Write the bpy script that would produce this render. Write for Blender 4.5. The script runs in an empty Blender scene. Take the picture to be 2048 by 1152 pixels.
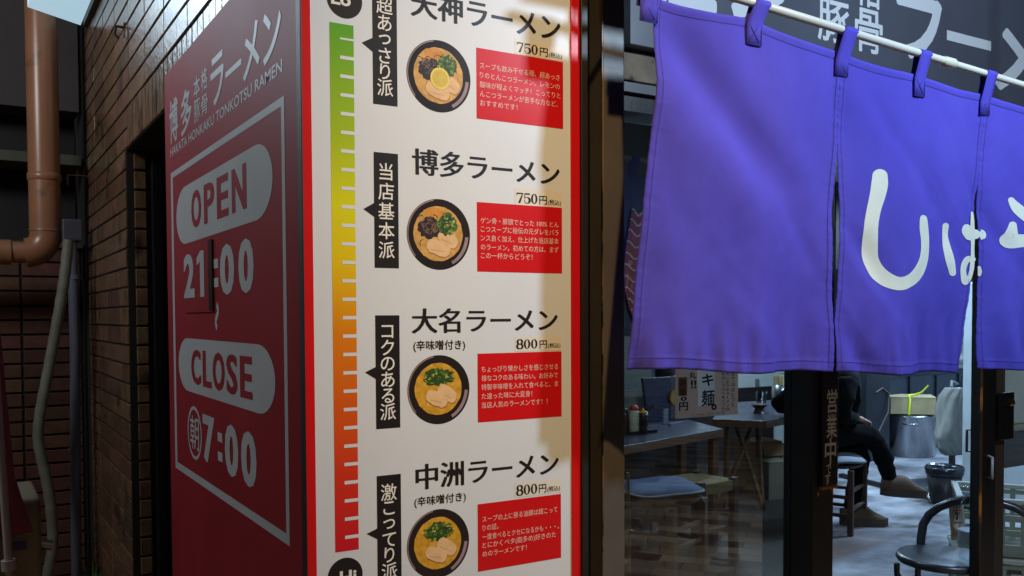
import bpy, bmesh, math, random
from mathutils import Vector, Matrix, noise as mnoise
random.seed(7)
R = math.radians
scene = bpy.context.scene
COL = scene.collection

# ------------------------------------------------------------------ camera
FPX = 1821.0                      # focal length in photograph pixels (2048 wide)
CAM_H = 1.45
cam_data = bpy.data.cameras.new('camera')
cam_data.sensor_width = 36.0
cam_data.lens = 36.0 * FPX / 2048.0
cam_data.shift_y = 114.0 / 2048.0
cam_data.clip_start = 0.05
cam_data.clip_end = 500
cam = bpy.data.objects.new('camera', cam_data)
COL.objects.link(cam)
CAM_M = Matrix.Rotation(R(-31.2), 3, 'Z') @ Matrix.Rotation(R(90 - 1.83), 3, 'X') @ Matrix.Rotation(R(-0.27), 3, 'Z')
cam.matrix_world = Matrix.Translation((0, 0, CAM_H)) @ CAM_M.to_4x4()
scene.camera = cam
CAM_P = Vector((0, 0, CAM_H))

# ------------------------------------------------------------------ world and lamps (night)
w = bpy.data.worlds.new('World'); scene.world = w; w.use_nodes = True
wn = w.node_tree
sky = wn.nodes.new('ShaderNodeTexSky'); sky.sky_type = 'NISHITA'; sky.sun_disc = False
sky.sun_elevation = R(-3); sky.sun_rotation = R(200)
wn.links.new(sky.outputs[0], wn.nodes['Background'].inputs['Color'])
wn.nodes['Background'].inputs['Strength'].default_value = 0.12

def lamp(name, kind, loc, power, color, size=0.1, target=None, **kw):
    l = bpy.data.lights.new(name, kind); l.energy = power; l.color = color
    if kind == 'AREA':
        l.shape = 'RECTANGLE'; l.size = size; l.size_y = kw.pop('size_y', size)
    else:
        l.shadow_soft_size = size
    for k, v in kw.items(): setattr(l, k, v)
    o = bpy.data.objects.new(name, l); COL.objects.link(o); o.location = loc
    if target is not None:
        o.rotation_euler = (Vector(target) - Vector(loc)).to_track_quat('-Z', 'Y').to_euler()
    return o
# cool white lamp over the pavement, up to the right: throws the curtain's shadow on the menu sign
lamp('street_light', 'POINT', (2.3, 0.35, 2.72), 140, (0.62, 0.80, 1.0), 0.07)
# warm lamp above the menu sign
lamp('sign_light', 'SPOT', (0.5, -0.6, 3.6), 300, (1.0, 0.67, 0.31), 0.06, target=(1.13, 1.57, 1.42), spot_size=R(38), spot_blend=1.0)
# cool tubes on the restaurant ceiling
lamp('ceiling_tube', 'AREA', (2.9, 3.3, 2.62), 10, (0.60, 0.80, 1.0), 1.2, target=(2.9, 3.3, 0), size_y=0.18)
lamp('ceiling_tube', 'AREA', (6.4, 3.6, 2.62), 92, (0.46, 0.69, 1.0), 1.2, target=(6.4, 3.6, 0), size_y=0.18)
lamp('ceiling_tube', 'AREA', (8.8, 4.9, 2.62), 112, (0.46, 0.69, 1.0), 1.2, target=(8.8, 4.9, 0), size_y=0.18)
lamp('ceiling_tube', 'AREA', (5.5, 5.6, 2.62), 66, (0.60, 0.82, 1.0), 1.2, target=(5.5, 5.6, 0), size_y=0.18)
# far lamp beyond the lane; the near one is added to brighten the brick
lamp('lane_fill', 'POINT', (-1.2, 3.3, 3.0), 92, (0.95, 0.95, 0.96), 0.25)
lamp('far_lane_light', 'AREA', (-1.3, 11.5, 6.1), 230, (0.66, 0.85, 1.0), 3.4, target=(0.5, 2.7, 2.3), size_y=3.0)
scene.view_settings.view_transform = 'Standard'
scene.view_settings.look = 'None'
scene.view_settings.exposure = 0.0
scene.view_settings.gamma = 1.0
scene.cycles.use_denoising = True
scene.cycles.max_bounces = 8
scene.cycles.transparent_max_bounces = 16
scene.cycles.sample_clamp_indirect = 6.0

# ------------------------------------------------------------------ survey helpers: photograph pixel -> point on a known plane
def ray(x, y): return CAM_M @ Vector(((x - 1024) / FPX, -(y - 690) / FPX, -1))
def atY(x, y, Y): d = ray(x, y); return CAM_P + d * (Y / d.y)
def atX(x, y, X): d = ray(x, y); return CAM_P + d * (X / d.x)
def atZ(x, y, Z): d = ray(x, y); return CAM_P + d * ((Z - CAM_H) / d.z)

# ------------------------------------------------------------------ materials
def S(r, g, b):
    f = lambda c: (c / 255 / 12.92) if c <= 10.3 else ((c / 255 + 0.055) / 1.055) ** 2.4
    return (f(r), f(g), f(b), 1)
MATS = {}
def mat(name, rgb, rough=0.5, metal=0.0, var=0.12, scale=6.0, bump=0.0, bscale=80.0, emit=None, island=0.0, spec=0.5, coat=0.0, stain=None):
    if name in MATS: return MATS[name]
    m = bpy.data.materials.new(name); m.use_nodes = True
    nt = m.node_tree; N = nt.nodes; L = nt.links
    p = N['Principled BSDF']
    base = S(*rgb)
    p.inputs['Roughness'].default_value = rough
    p.inputs['Metallic'].default_value = metal
    p.inputs['Specular IOR Level'].default_value = spec
    p.inputs['Coat Weight'].default_value = coat
    tc = N.new('ShaderNodeTexCoord')
    out = None
    if var > 0:
        nz = N.new('ShaderNodeTexNoise'); nz.inputs['Scale'].default_value = scale; nz.inputs['Detail'].default_value = 5
        L.new(tc.outputs['Object'], nz.inputs['Vector'])
        mx = N.new('ShaderNodeMix'); mx.data_type = 'RGBA'
        mx.inputs[6].default_value = tuple(c * (1 - var) for c in base[:3]) + (1,)
        mx.inputs[7].default_value = tuple(min(1, c * (1 + var)) for c in base[:3]) + (1,)
        rp = N.new('ShaderNodeMapRange'); rp.inputs[1].default_value = 0.3; rp.inputs[2].default_value = 0.7
        L.new(nz.outputs[0], rp.inputs[0]); L.new(rp.outputs[0], mx.inputs[0])
        out = mx.outputs[2]
        mr = N.new('ShaderNodeMapRange'); mr.inputs[3].default_value = max(0.02, rough * 0.85); mr.inputs[4].default_value = min(1, rough * 1.15)
        L.new(nz.outputs[0], mr.inputs[0]); L.new(mr.outputs[0], p.inputs['Roughness'])
    if stain:
        n2 = N.new('ShaderNodeTexNoise'); n2.inputs['Scale'].default_value = stain[1]; n2.inputs['Detail'].default_value = 8
        L.new(tc.outputs['Object'], n2.inputs['Vector'])
        r2 = N.new('ShaderNodeMapRange'); r2.inputs[1].default_value = stain[2]; r2.inputs[2].default_value = stain[2] + 0.08
        L.new(n2.outputs[0], r2.inputs[0])
        m2 = N.new('ShaderNodeMix'); m2.data_type = 'RGBA'; m2.inputs[7].default_value = S(*stain[0])
        if out: L.new(out, m2.inputs[6])
        else: m2.inputs[6].default_value = base
        L.new(r2.outputs[0], m2.inputs[0]); out = m2.outputs[2]
    if island > 0:
        ge = N.new('ShaderNodeNewGeometry')
        hs = N.new('ShaderNodeHueSaturation')
        mr = N.new('ShaderNodeMapRange'); mr.inputs[3].default_value = 1 - island; mr.inputs[4].default_value = 1 + island
        L.new(ge.outputs['Random Per Island'], mr.inputs[0]); L.new(mr.outputs[0], hs.inputs['Value'])
        ml = N.new('ShaderNodeMath'); ml.operation = 'MULTIPLY'; ml.inputs[1].default_value = 7.31
        fr = N.new('ShaderNodeMath'); fr.operation = 'FRACT'
        m3 = N.new('ShaderNodeMapRange'); m3.inputs[3].default_value = 0.5 - island * 0.07; m3.inputs[4].default_value = 0.5 + island * 0.07
        L.new(ge.outputs['Random Per Island'], ml.inputs[0]); L.new(ml.outputs[0], fr.inputs[0]); L.new(fr.outputs[0], m3.inputs[0]); L.new(m3.outputs[0], hs.inputs['Hue'])
        if out: L.new(out, hs.inputs['Color'])
        else: hs.inputs['Color'].default_value = base
        out = hs.outputs[0]
    if out: L.new(out, p.inputs['Base Color'])
    else: p.inputs['Base Color'].default_value = base
    if bump > 0:
        nb = N.new('ShaderNodeTexNoise'); nb.inputs['Scale'].default_value = bscale; nb.inputs['Detail'].default_value = 4
        L.new(tc.outputs['Object'], nb.inputs['Vector'])
        b = N.new('ShaderNodeBump'); b.inputs['Strength'].default_value = bump; b.inputs['Distance'].default_value = 0.004
        L.new(nb.outputs[0], b.inputs['Height']); L.new(b.outputs[0], p.inputs['Normal'])
    if emit:
        p.inputs['Emission Color'].default_value = S(*emit[0]); p.inputs['Emission Strength'].default_value = emit[1]
    MATS[name] = m
    return m
def glass(name, ior=1.5, tint=(1, 1, 1, 1), rough=0.0):
    if name in MATS: return MATS[name]
    m = bpy.data.materials.new(name); m.use_nodes = True
    nt = m.node_tree; N = nt.nodes; L = nt.links
    N.remove(N['Principled BSDF'])
    t = N.new('ShaderNodeBsdfTransparent'); t.inputs[0].default_value = tint
    g = N.new('ShaderNodeBsdfGlossy'); g.inputs['Roughness'].default_value = rough
    fr = N.new('ShaderNodeFresnel'); fr.inputs[0].default_value = ior
    mx = N.new('ShaderNodeMixShader')
    ge = N.new('ShaderNodeNewGeometry'); ml = N.new('ShaderNodeMath'); ml.operation = 'MULTIPLY_ADD'; ml.inputs[1].default_value = -1; ml.inputs[2].default_value = 1
    L.new(ge.outputs['Backfacing'], ml.inputs[0]); m2 = N.new('ShaderNodeMath'); m2.operation = 'MULTIPLY'; L.new(ml.outputs[0], m2.inputs[0]); L.new(fr.outputs[0], m2.inputs[1])
    L.new(m2.outputs[0], mx.inputs[0]); L.new(t.outputs[0], mx.inputs[1]); L.new(g.outputs[0], mx.inputs[2])
    L.new(mx.outputs[0], N['Material Output'].inputs[0])
    MATS[name] = m
    return m

# ------------------------------------------------------------------ mesh builder
class MB:
    def __init__(s): s.v = []; s.f = []; s.m = []; s.sm = []
    def add(s, vs, fs, mi=0, smooth=False):
        o = len(s.v); s.v += [Vector(p) for p in vs]
        for f in fs: s.f.append([i + o for i in f]); s.m.append(mi); s.sm.append(smooth)
        return s
    def quad(s, a, b, c, d, mi=0): return s.add([a, b, c, d], [(0, 1, 2, 3)], mi)
    def poly(s, pts, mi=0): return s.add(pts, [tuple(range(len(pts)))], mi)
    def box(s, c, size, mi=0, rot=None):
        hx, hy, hz = [q / 2 for q in size]; c = Vector(c)
        vs = [Vector((x, y, z)) for x in (-hx, hx) for y in (-hy, hy) for z in (-hz, hz)]
        if rot is not None: vs = [rot @ q for q in vs]
        return s.add([c + q for q in vs], [(0, 1, 3, 2), (4, 6, 7, 5), (0, 4, 5, 1), (2, 3, 7, 6), (0, 2, 6, 4), (1, 5, 7, 3)], mi)
    def bx(s, x0, x1, y0, y1, z0, z1, mi=0):
        return s.box(((x0 + x1) / 2, (y0 + y1) / 2, (z0 + z1) / 2), (abs(x1 - x0), abs(y1 - y0), abs(z1 - z0)), mi)
    def bar(s, p0, p1, wx, wy, mi=0, up=(0, 0, 1)):
        p0 = Vector(p0); p1 = Vector(p1); d = (p1 - p0); L_ = d.length; d.normalize()
        u = Vector(up)
        if abs(d.dot(u)) > 0.99: u = Vector((1, 0, 0))
        a = u.cross(d).normalized(); b = d.cross(a)
        rot = Matrix((a, b, d)).transposed()
        return s.box((p0 + p1) / 2, (wx, wy, L_), mi, rot)
    def tube(s, path, r, n=12, mi=0, cap=True):
        path = [Vector(p) for p in path]; k = len(path)
        rs = r if isinstance(r, (list, tuple)) else [r] * k
        vs = []; prev = None
        for i, p in enumerate(path):
            d = (path[min(i + 1, k - 1)] - path[max(i - 1, 0)]).normalized()
            if prev is None:
                u = Vector((0, 0, 1)) if abs(d.z) < 0.9 else Vector((1, 0, 0))
                a = (u - d * u.dot(d)).normalized()
            else: a = (prev - d * prev.dot(d)).normalized()
            prev = a; b = d.cross(a)
            for j in range(n):
                t = 2 * math.pi * j / n
                vs.append(p + (a * math.cos(t) + b * math.sin(t)) * rs[i])
        fs = [(i * n + j, i * n + (j + 1) % n, (i + 1) * n + (j + 1) % n, (i + 1) * n + j) for i in range(k - 1) for j in range(n)]
        s.add(vs, fs, mi, True)
        if cap:
            s.add(vs[:n], [tuple(range(n - 1, -1, -1))], mi); s.add(vs[-n:], [tuple(range(n))], mi)
        return s
    def cyl(s, p0, p1, r0, r1=None, n=24, mi=0): return s.tube([p0, p1], [r0, r0 if r1 is None else r1], n, mi)
    def lathe(s, c, prof, n=24, mi=0, sx=1.0, sy=1.0):
        c = Vector(c); k = len(prof)
        vs = [c + Vector((r * math.cos(2 * math.pi * j / n) * sx, r * math.sin(2 * math.pi * j / n) * sy, z)) for r, z in prof for j in range(n)]
        fs = [(i * n + j, i * n + (j + 1) % n, (i + 1) * n + (j + 1) % n, (i + 1) * n + j) for i in range(k - 1) for j in range(n)]
        s.add(vs, fs, mi, True)
        if prof[0][0] > 1e-5: s.add(vs[:n], [tuple(range(n - 1, -1, -1))], mi)
        if prof[-1][0] > 1e-5: s.add(vs[-n:], [tuple(range(n))], mi)
        return s
    def prism(s, pts, z0, z1, mi=0):
        n = len(pts)
        a = [Vector((p[0], p[1], z0)) for p in pts]; b = [Vector((p[0], p[1], z1)) for p in pts]
        ar = sum(pts[i][0] * pts[(i + 1) % n][1] - pts[(i + 1) % n][0] * pts[i][1] for i in range(n))
        fs = [tuple(range(n - 1, -1, -1)), tuple(range(n, 2 * n))] + [(i, (i + 1) % n, n + (i + 1) % n, n + i) for i in range(n)]
        if ar < 0: fs = [tuple(reversed(f)) for f in fs]
        return s.add(a + b, fs, mi)
    def build(s, name, mats, parent=None, bevel=0.0, seg=2, solid=0.0, sub=0):
        me = bpy.data.meshes.new(name)
        off = parent.location if parent is not None else Vector((0, 0, 0))
        p = parent
        while p is not None and p.parent is not None: p = p.parent; off = off + p.location
        me.from_pydata([tuple(q - off) for q in s.v], [], s.f)
        for mm in (mats if isinstance(mats, (list, tuple)) else [mats]): me.materials.append(mm)
        me.polygons.foreach_set('material_index', s.m); me.polygons.foreach_set('use_smooth', s.sm)
        me.update()
        o = bpy.data.objects.new(name, me); COL.objects.link(o)
        if parent is not None: o.parent = parent
        if bevel > 0:
            b = o.modifiers.new('bevel', 'BEVEL'); b.width = bevel; b.segments = seg; b.limit_method = 'ANGLE'; b.angle_limit = R(40)
        if solid: q = o.modifiers.new('solid', 'SOLIDIFY'); q.thickness = solid; q.offset = 0
        if sub: q = o.modifiers.new('sub', 'SUBSURF'); q.levels = sub; q.render_levels = sub
        return o
def tag(o, label, cat, group=None):
    o['label'] = label; o['category'] = cat
    if group: o['group'] = group
    return o
def thing(name, label, cat, loc, group=None):
    o = bpy.data.objects.new(name, None); COL.objects.link(o); o.location = loc; o.empty_display_size = 0.1
    return tag(o, label, cat, group)

# ------------------------------------------------------------------ lettering
GL = {}
def glyph(s, bold=0.0):
    k = (s, bold)
    if k in GL: return GL[k]
    c = bpy.data.curves.new('t', 'FONT'); c.body = s; c.size = 1; c.resolution_u = 3; c.offset = bold; c.fill_mode = 'FRONT'; c.dimensions = '2D'
    o = bpy.data.objects.new('t', c); COL.objects.link(o)
    dg = bpy.context.evaluated_depsgraph_get(); dg.update()
    e = o.evaluated_get(dg); me = e.to_mesh()
    vs = [(v.co.x, v.co.y) for v in me.vertices]; fs = [tuple(p.vertices) for p in me.polygons]
    e.to_mesh_clear(); bpy.data.objects.remove(o); bpy.data.curves.remove(c)
    GL[k] = (vs, fs)
    return GL[k]
def bb(vs):
    xs = [q[0] for q in vs]; ys = [q[1] for q in vs]
    return min(xs), max(xs), min(ys), max(ys)
def letter(mb, s, to3, u0, u1, v0, v1, bold=0.0, mi=0, fit='first', fatx=0.0):
    """ink of s fitted to u0..u1 across; v0..v1 is the ink height of the first glyph (or of the whole string)"""
    cjk = any(ord(c_) > 0x2000 for c_ in s); wt = bold if cjk else 0.0
    if cjk: bold = 0.0
    vs, fs = glyph(s, bold)
    if not vs: return
    a = bb(vs); b = bb(glyph(s[0], bold)[0]) if fit == 'first' else a
    sx = (u1 - u0) / (a[1] - a[0]); sy = (v1 - v0) / (b[3] - b[2])
    base = [(u0 + (x - a[0]) * sx, v0 + (y - b[2]) * sy) for x, y in vs]
    shifts = [(0, 0)] if fatx == 0 else [(-fatx, 0), (0, 0), (fatx, 0)]
    if wt > 0:
        wx, wy = wt * abs(sx) * 0.8, wt * abs(sy) * 0.8
        shifts = [(0, 0)] + [(fatx_ + wx * ca, wy * sa) for fatx_ in ((0,) if fatx == 0 else (-fatx, fatx)) for ca, sa in ((1, 0), (0.7, 0.7), (0, 1), (-0.7, 0.7), (-1, 0), (-0.7, -0.7), (0, -1), (0.7, -0.7))]
    for i, (dx, dy) in enumerate(shifts):
        mb.add([to3(x + dx, y + dy, i * 0.00002) for x, y in base], fs, mi)
def disc2(mb, to3, u, v, ru, rv, mi=0, n=40, h=0.0):
    mb.poly([to3(u + ru * math.cos(2 * math.pi * k / n), v + rv * math.sin(2 * math.pi * k / n), h) for k in range(n)], mi)
def ring2(mb, to3, u, v, ru, rv, ru2, rv2, mi=0, n=40, h=0.0, a0=0, a1=360):
    pts = [(math.cos(R(a0 + (a1 - a0) * k / n)), math.sin(R(a0 + (a1 - a0) * k / n))) for k in range(n + 1)]
    vs = [to3(u + ru * c, v + rv * s_, h) for c, s_ in pts] + [to3(u + ru2 * c, v + rv2 * s_, h) for c, s_ in pts]
    mb.add(vs, [(k, k + 1, n + 2 + k, n + 1 + k) for k in range(n)], mi)
def ribbon2(mb, to3, pts, wd, mi=0, h=0.0):
    n = len(pts); vs = []
    for i, (x, y) in enumerate(pts):
        ax, ay = pts[max(i - 1, 0)]; bx_, by_ = pts[min(i + 1, n - 1)]
        dx, dy = bx_ - ax, by_ - ay; l = math.hypot(dx, dy) or 1
        ww = wd[i] if isinstance(wd, (list, tuple)) else wd
        vs += [to3(x - dy / l * ww, y + dx / l * ww, h), to3(x + dy / l * ww, y - dx / l * ww, h)]
    mb.add(vs, [(2 * i, 2 * i + 1, 2 * i + 3, 2 * i + 2) for i in range(n - 1)], mi)
def rrect(u0, u1, v0, v1, ru, rv, n=10):
    pts = []
    for cu, cv, a in ((u1 - ru, v1 - rv, 0), (u0 + ru, v1 - rv, 90), (u0 + ru, v0 + rv, 180), (u1 - ru, v0 + rv, 270)):
        for k in range(n + 1): pts.append((cu + ru * math.cos(R(a + 90 * k / n)), cv + rv * math.sin(R(a + 90 * k / n))))
    return pts

# ------------------------------------------------------------------ shared materials
M_white_panel = mat('sign_white', (215, 222, 232), 0.42, var=0.03, scale=3, stain=((150, 138, 118), 42, 0.755))
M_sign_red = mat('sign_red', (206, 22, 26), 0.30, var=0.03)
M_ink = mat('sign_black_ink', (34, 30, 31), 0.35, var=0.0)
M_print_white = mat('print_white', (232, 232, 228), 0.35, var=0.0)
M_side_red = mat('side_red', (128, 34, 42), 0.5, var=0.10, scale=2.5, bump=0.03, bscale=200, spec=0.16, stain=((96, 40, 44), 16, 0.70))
M_side_grey = mat('side_lettering', (164, 172, 176), 0.4, var=0.03)
M_black = mat('black_paint', (22, 20, 20), 0.35, var=0.15, bump=0.1, bscale=60)
M_darkframe = mat('dark_frame', (30, 27, 25), 0.5, var=0.2, bump=0.12, bscale=40, stain=((74, 62, 48), 30, 0.72))
M_steel = mat('steel', (150, 152, 155), 0.28, metal=1.0, var=0.08)
M_wood_dark = mat('dark_wood', (60, 38, 24), 0.5, var=0.3, scale=14)
M_wood = mat('brown_wood', (120, 84, 52), 0.5, var=0.25, scale=14)
M_brick = mat('glazed_brick', (106, 82, 62), 0.22, var=0.28, scale=18, bump=0.4, bscale=40, island=0.26, spec=0.8, stain=((60, 46, 36), 7, 0.60))
M_mortar = mat('mortar', (24, 20, 18), 0.9, var=0.2)

# ================================================================== GROUND
pav_m = bpy.data.materials.new('paving'); pav_m.use_nodes = True
nt = pav_m.node_tree; N = nt.nodes; L = nt.links
tc = N.new('ShaderNodeTexCoord'); mp = N.new('ShaderNodeMapping'); mp.inputs['Rotation'].default_value = (0, 0, R(130))
bt = N.new('ShaderNodeTexBrick'); bt.offset = 0.5
bt.inputs['Color1'].default_value = S(220, 178, 136); bt.inputs['Color2'].default_value = S(104, 62, 44); bt.inputs['Mortar'].default_value = S(70, 60, 52)
bt.inputs['Scale'].default_value = 1.0; bt.inputs['Mortar Size'].default_value = 0.003; bt.inputs['Brick Width'].default_value = 0.30; bt.inputs['Row Height'].default_value = 0.15; bt.inputs['Bias'].default_value = 0.0
L.new(tc.outputs['Object'], mp.inputs[0]); L.new(mp.outputs[0], bt.inputs['Vector']); L.new(bt.outputs[0], N['Principled BSDF'].inputs['Base Color'])
N['Principled BSDF'].inputs['Roughness'].default_value = 0.7
g = MB(); g.quad((-60, -60, 0), (60, -60, 0), (60, 60, 0), (-60, 60, 0))
o = g.build('pavement', pav_m); o['kind'] = 'structure'

# ================================================================== MENU SIGN (box on the corner pier)
YF = 1.57; XS = 0.5204; XR = 1.1195
ZT = 2.149; ZB = 0.35; SG0 = 2.40
sign = thing('menu_sign', 'tall box sign listing four ramen bowls, red edged white front and dark red side', 'sign', (0.82, 2.1, 0))
mb = MB(); mb.bx(XS + 0.004, XR + 0.006, YF + 0.02, 2.80, 0.0, ZT - 0.001, 0); mb.bx(XS + 0.004, XR + 0.006, YF + 0.02, YF + 0.06, ZT, SG0, 0)
mb.build('casing', M_black, sign)
SG = 2.40     # the sign runs on above the frame
mb = MB(); mb.bx(XS + 0.012, XR - 0.004, YF + 0.004, YF + 0.0195, ZB, SG)
mb.build('front_panel', M_white_panel, sign)
mb = MB()
zt, zb = SG + 0.001, ZB
xl0, xl1 = atY(607.5, 500, YF).x, atY(626.5, 500, YF).x
xr0, xr1 = atY(1143.5, 560, YF).x, atY(1160.2, 560, YF).x
mb.bx(xl0, xl1, YF, YF + 0.0065, zb, zt); mb.bx(xr0, xr1, YF, YF + 0.0065, zb, zt)
mb.build('red_border', M_sign_red, sign, bevel=0.0008)
mb = MB(); mb.bx(xr1 + 0.0005, xr1 + 0.017, YF - 0.006, YF + 0.05, zb - 0.01, zt + 0.01)
mb.bx(XS - 0.002, xl0 - 0.0005, YF - 0.004, YF + 0.02, zb - 0.01, zt + 0.01)
mb.build('edge_trim', M_darkframe, sign, bevel=0.002)

F0 = YF + 0.004                               # front face of the white panel
def front(h0): return lambda x, z, h=0.0: (x, F0 - h0 - h, z)
def fx(x, y=560): return atY(x, y, F0).x
def fz(x, y): return atY(x, y, F0).z
# heat scale
ramp_m = bpy.data.materials.new('scale_gradient'); ramp_m.use_nodes = True
nt = ramp_m.node_tree; N = nt.nodes; L = nt.links
ge = N.new('ShaderNodeNewGeometry'); sp = N.new('ShaderNodeSeparateXYZ'); mr = N.new('ShaderNodeMapRange'); cr = N.new('ShaderNodeValToRGB')
ztop = fz(664, 44.5); zbot = fz(664, 1106)
mr.inputs[1].default_value = zbot; mr.inputs[2].default_value = ztop
L.new(ge.outputs['Position'], sp.inputs[0]); L.new(sp.outputs['Z'], mr.inputs[0]); L.new(mr.outputs[0], cr.inputs[0]); L.new(cr.outputs[0], N['Principled BSDF'].inputs['Base Color'])
N['Principled BSDF'].inputs['Roughness'].default_value = 0.35
els = cr.color_ramp.elements
els[0].position = 0.0; els[0].color = S(206, 24, 40); els[1].position = 1.0; els[1].color = S(88, 168, 28)
for p_, c_ in ((0.14, (214, 52, 30)), (0.28, (218, 92, 20)), (0.42, (222, 130, 14)), (0.56, (226, 196, 6)), (0.66, (214, 214, 6)), (0.8, (160, 190, 16))):
    e_ = els.new(p_); e_.color = S(*c_)
t3 = front(0.0004)
mb = MB(); xa, xb = fx(664.5), fx(712); mb.poly([t3(xa, zbot), t3(xb, zbot), t3(xb, ztop), t3(xa, ztop)])
t4 = front(0.0008); xm = fx(684.5)
za, zc = fz(700, 80), fz(700, 1073.5)
for k in range(28):
    z = za + (zc - za) * k / 27; hh = 0.0031 if k else 0.0018
    mb.poly([t4(xm, z - hh), t4(xb + 0.0003, z - hh), t4(xb + 0.0003, z + hh), t4(xm, z + hh)], 1)
mb.build('scale_bar', [ramp_m, M_white_panel], sign)
# Lo and Hi badges
def badge(cx_, cy_, s, tx0, tx1, ty0, ty1):
    m_ = MB(); c = atY(cx_, cy_, F0); r_ = fx(cx_ + 35) - fx(cx_)
    disc2(m_, front(0.0004), c.x, c.z, r_, r_ * 1.0)
    b_ = m_.build('badge', M_ink, sign)
    l_ = MB(); letter(l_, s, front(0.0008), fx(tx0), fx(tx1), fz(cx_, ty1), fz(cx_, ty0), bold=0.03)
    l_.build('lettering', M_print_white, b_)
badge(689, -1, 'Lo', 668, 707, -14, 12)
badge(690.5, 1152, 'Hi', 673, 706.5, 1141, 1169)
# style tags
def style_tag(y0, y1, ya0, yat, ya1, chars, ys, yl0):
    m_ = MB(); a, b = fx(749.5), fx(798); tip = fx(728); t = front(0.0004)
    z1, z0 = fz(749.5, y0), fz(749.5, y1)
    m_.poly([t(a, z0), t(b, z0), t(b, z1), t(a, z1)])
    m_.poly([t(tip, fz(728, yat)), t(a, fz(749.5, ya1)), t(a, fz(749.5, ya0))])
    o_ = m_.build('style_tag', M_ink, sign)
    l_ = MB()
    for ch, y in zip(chars, ys):
        vs = bb(glyph(ch, 0.0)[0]); em = fx(790.5) - fx(757.5)
        w_, h_ = (vs[1] - vs[0]), (vs[3] - vs[2])
        cz = fz(773.5, y); cx_ = fx(773.5)
        k = em / 0.98
        letter(l_, ch, front(0.0008), cx_ - w_ * k / 2, cx_ + w_ * k / 2, cz - h_ * k / 2, cz + h_ * k / 2, bold=0.009)
    l_.build('lettering', M_print_white, o_)
style_tag(-30, 207.8, 76.4, 86, 104.5, '超あっさり派', (12, 47, 80, 112, 144, 176), 0)
style_tag(303.8, 535.5, 406, 418, 434, '当店基本派', (343.7, 383, 422, 461.5, 500), 0)
style_tag(630.7, 858.6, 734, 745, 758, 'コクのある派', (663, 695, 727.5, 759, 791.5, 823.5), 0)
style_tag(952.7, 1200, 1057.5, 1068.5, 1079, '激こってり派', (984.6, 1016.5, 1048.5, 1080, 1110, 1143), 0)
# dish titles
for s, x0, x1, yt_, yb_ in (('天神ラーメン', 827.4, 1121, -17, 35.5), ('博多ラーメン', 827.4, 1118.5, 298.6, 350), ('大名ラーメン', 824, 1113.5, 617, 666), ('中洲ラーメン', 829, 1114.8, 928, 978)):
    m_ = MB(); letter(m_, s, front(0.0006), fx(x0), fx(x1), fz(x0 + 22, yb_), fz(x0 + 22, yt_), bold=0.005, fatx=0.0013)
    m_.build('dish_title', M_ink, sign)
for x0, x1, yt_, yb_ in ((825.7, 929, 684.5, 704), (825, 928.5, 998.5, 1017)):
    m_ = MB(); letter(m_, '(辛味噌付き)', front(0.0006), fx(x0), fx(x1), fz(x0, yb_), fz(x0, yt_), bold=0.018)
    m_.build('dish_subtitle', M_ink, sign)
# price stickers with high-contrast numerals
def num(mb, d, to3, u, v, w_, h_):
    T = 0.30 * w_; t = 0.10 * h_
    if d == '0':
        n = 28; vo = []; vi = []
        for k in range(n):
            a = 2 * math.pi * k / n
            vo.append(to3(u + w_ / 2 + w_ / 2 * math.cos(a), v + h_ / 2 + h_ / 2 * math.sin(a)))
            vi.append(to3(u + w_ / 2 + (w_ / 2 - T) * math.cos(a), v + h_ / 2 + (h_ / 2 - t * 0.6) * math.sin(a)))
        mb.add(vo + vi, [(k, (k + 1) % n, n + (k + 1) % n, n + k) for k in range(n)])
    elif d == '7':
        ribbon2(mb, to3, [(u + 0.04 * w_, v + 0.72 * h_), (u + 0.08 * w_, v + h_ * 0.99)], 0.05 * w_)
        mb.poly([to3(u + 0.05 * w_, v + 0.86 * h_, 2e-5), to3(u + w_, v + 0.9 * h_, 2e-5), to3(u + w_, v + h_, 2e-5), to3(u + 0.05 * w_, v + h_, 2e-5)])
        mb.poly([to3(u + 0.22 * w_, v, 4e-5), to3(u + 0.58 * w_, v, 4e-5), to3(u + w_, v + 0.93 * h_, 4e-5), to3(u + 0.86 * w_, v + 0.93 * h_, 4e-5)])
    elif d == '5':
        mb.poly([to3(u + 0.12 * w_, v + 0.86 * h_), to3(u + 0.92 * w_, v + 0.86 * h_), to3(u + 0.96 * w_, v + h_), to3(u + 0.12 * w_, v + h_)])
        ribbon2(mb, to3, [(u + 0.14 * w_, v + 0.95 * h_), (u + 0.12 * w_, v + 0.48 * h_)], 0.05 * w_, h=2e-5)
        pts = [(u + 0.5 * w_ + 0.40 * w_ * math.cos(R(a)), v + 0.31 * h_ + 0.29 * h_ * math.sin(R(a))) for a in range(150, -200, -14)]
        wd = [max(0.04, 0.17 * max(0, math.cos(R(a)))) * w_ for a in range(150, -200, -14)]
        ribbon2(mb, to3, pts, wd, h=4e-5)
    elif d == '8':
        for cy_, ry, rx in ((0.745, 0.235, 0.36), (0.27, 0.25, 0.42)):
            aa = range(0, 361, 15)
            ribbon2(mb, to3, [(u + 0.5 * w_ + rx * w_ * math.cos(R(a)), v + cy_ * h_ + ry * h_ * math.sin(R(a))) for a in aa], [(0.05 + 0.10 * abs(math.cos(R(a)))) * w_ for a in aa], h=cy_ * 4e-5)
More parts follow.
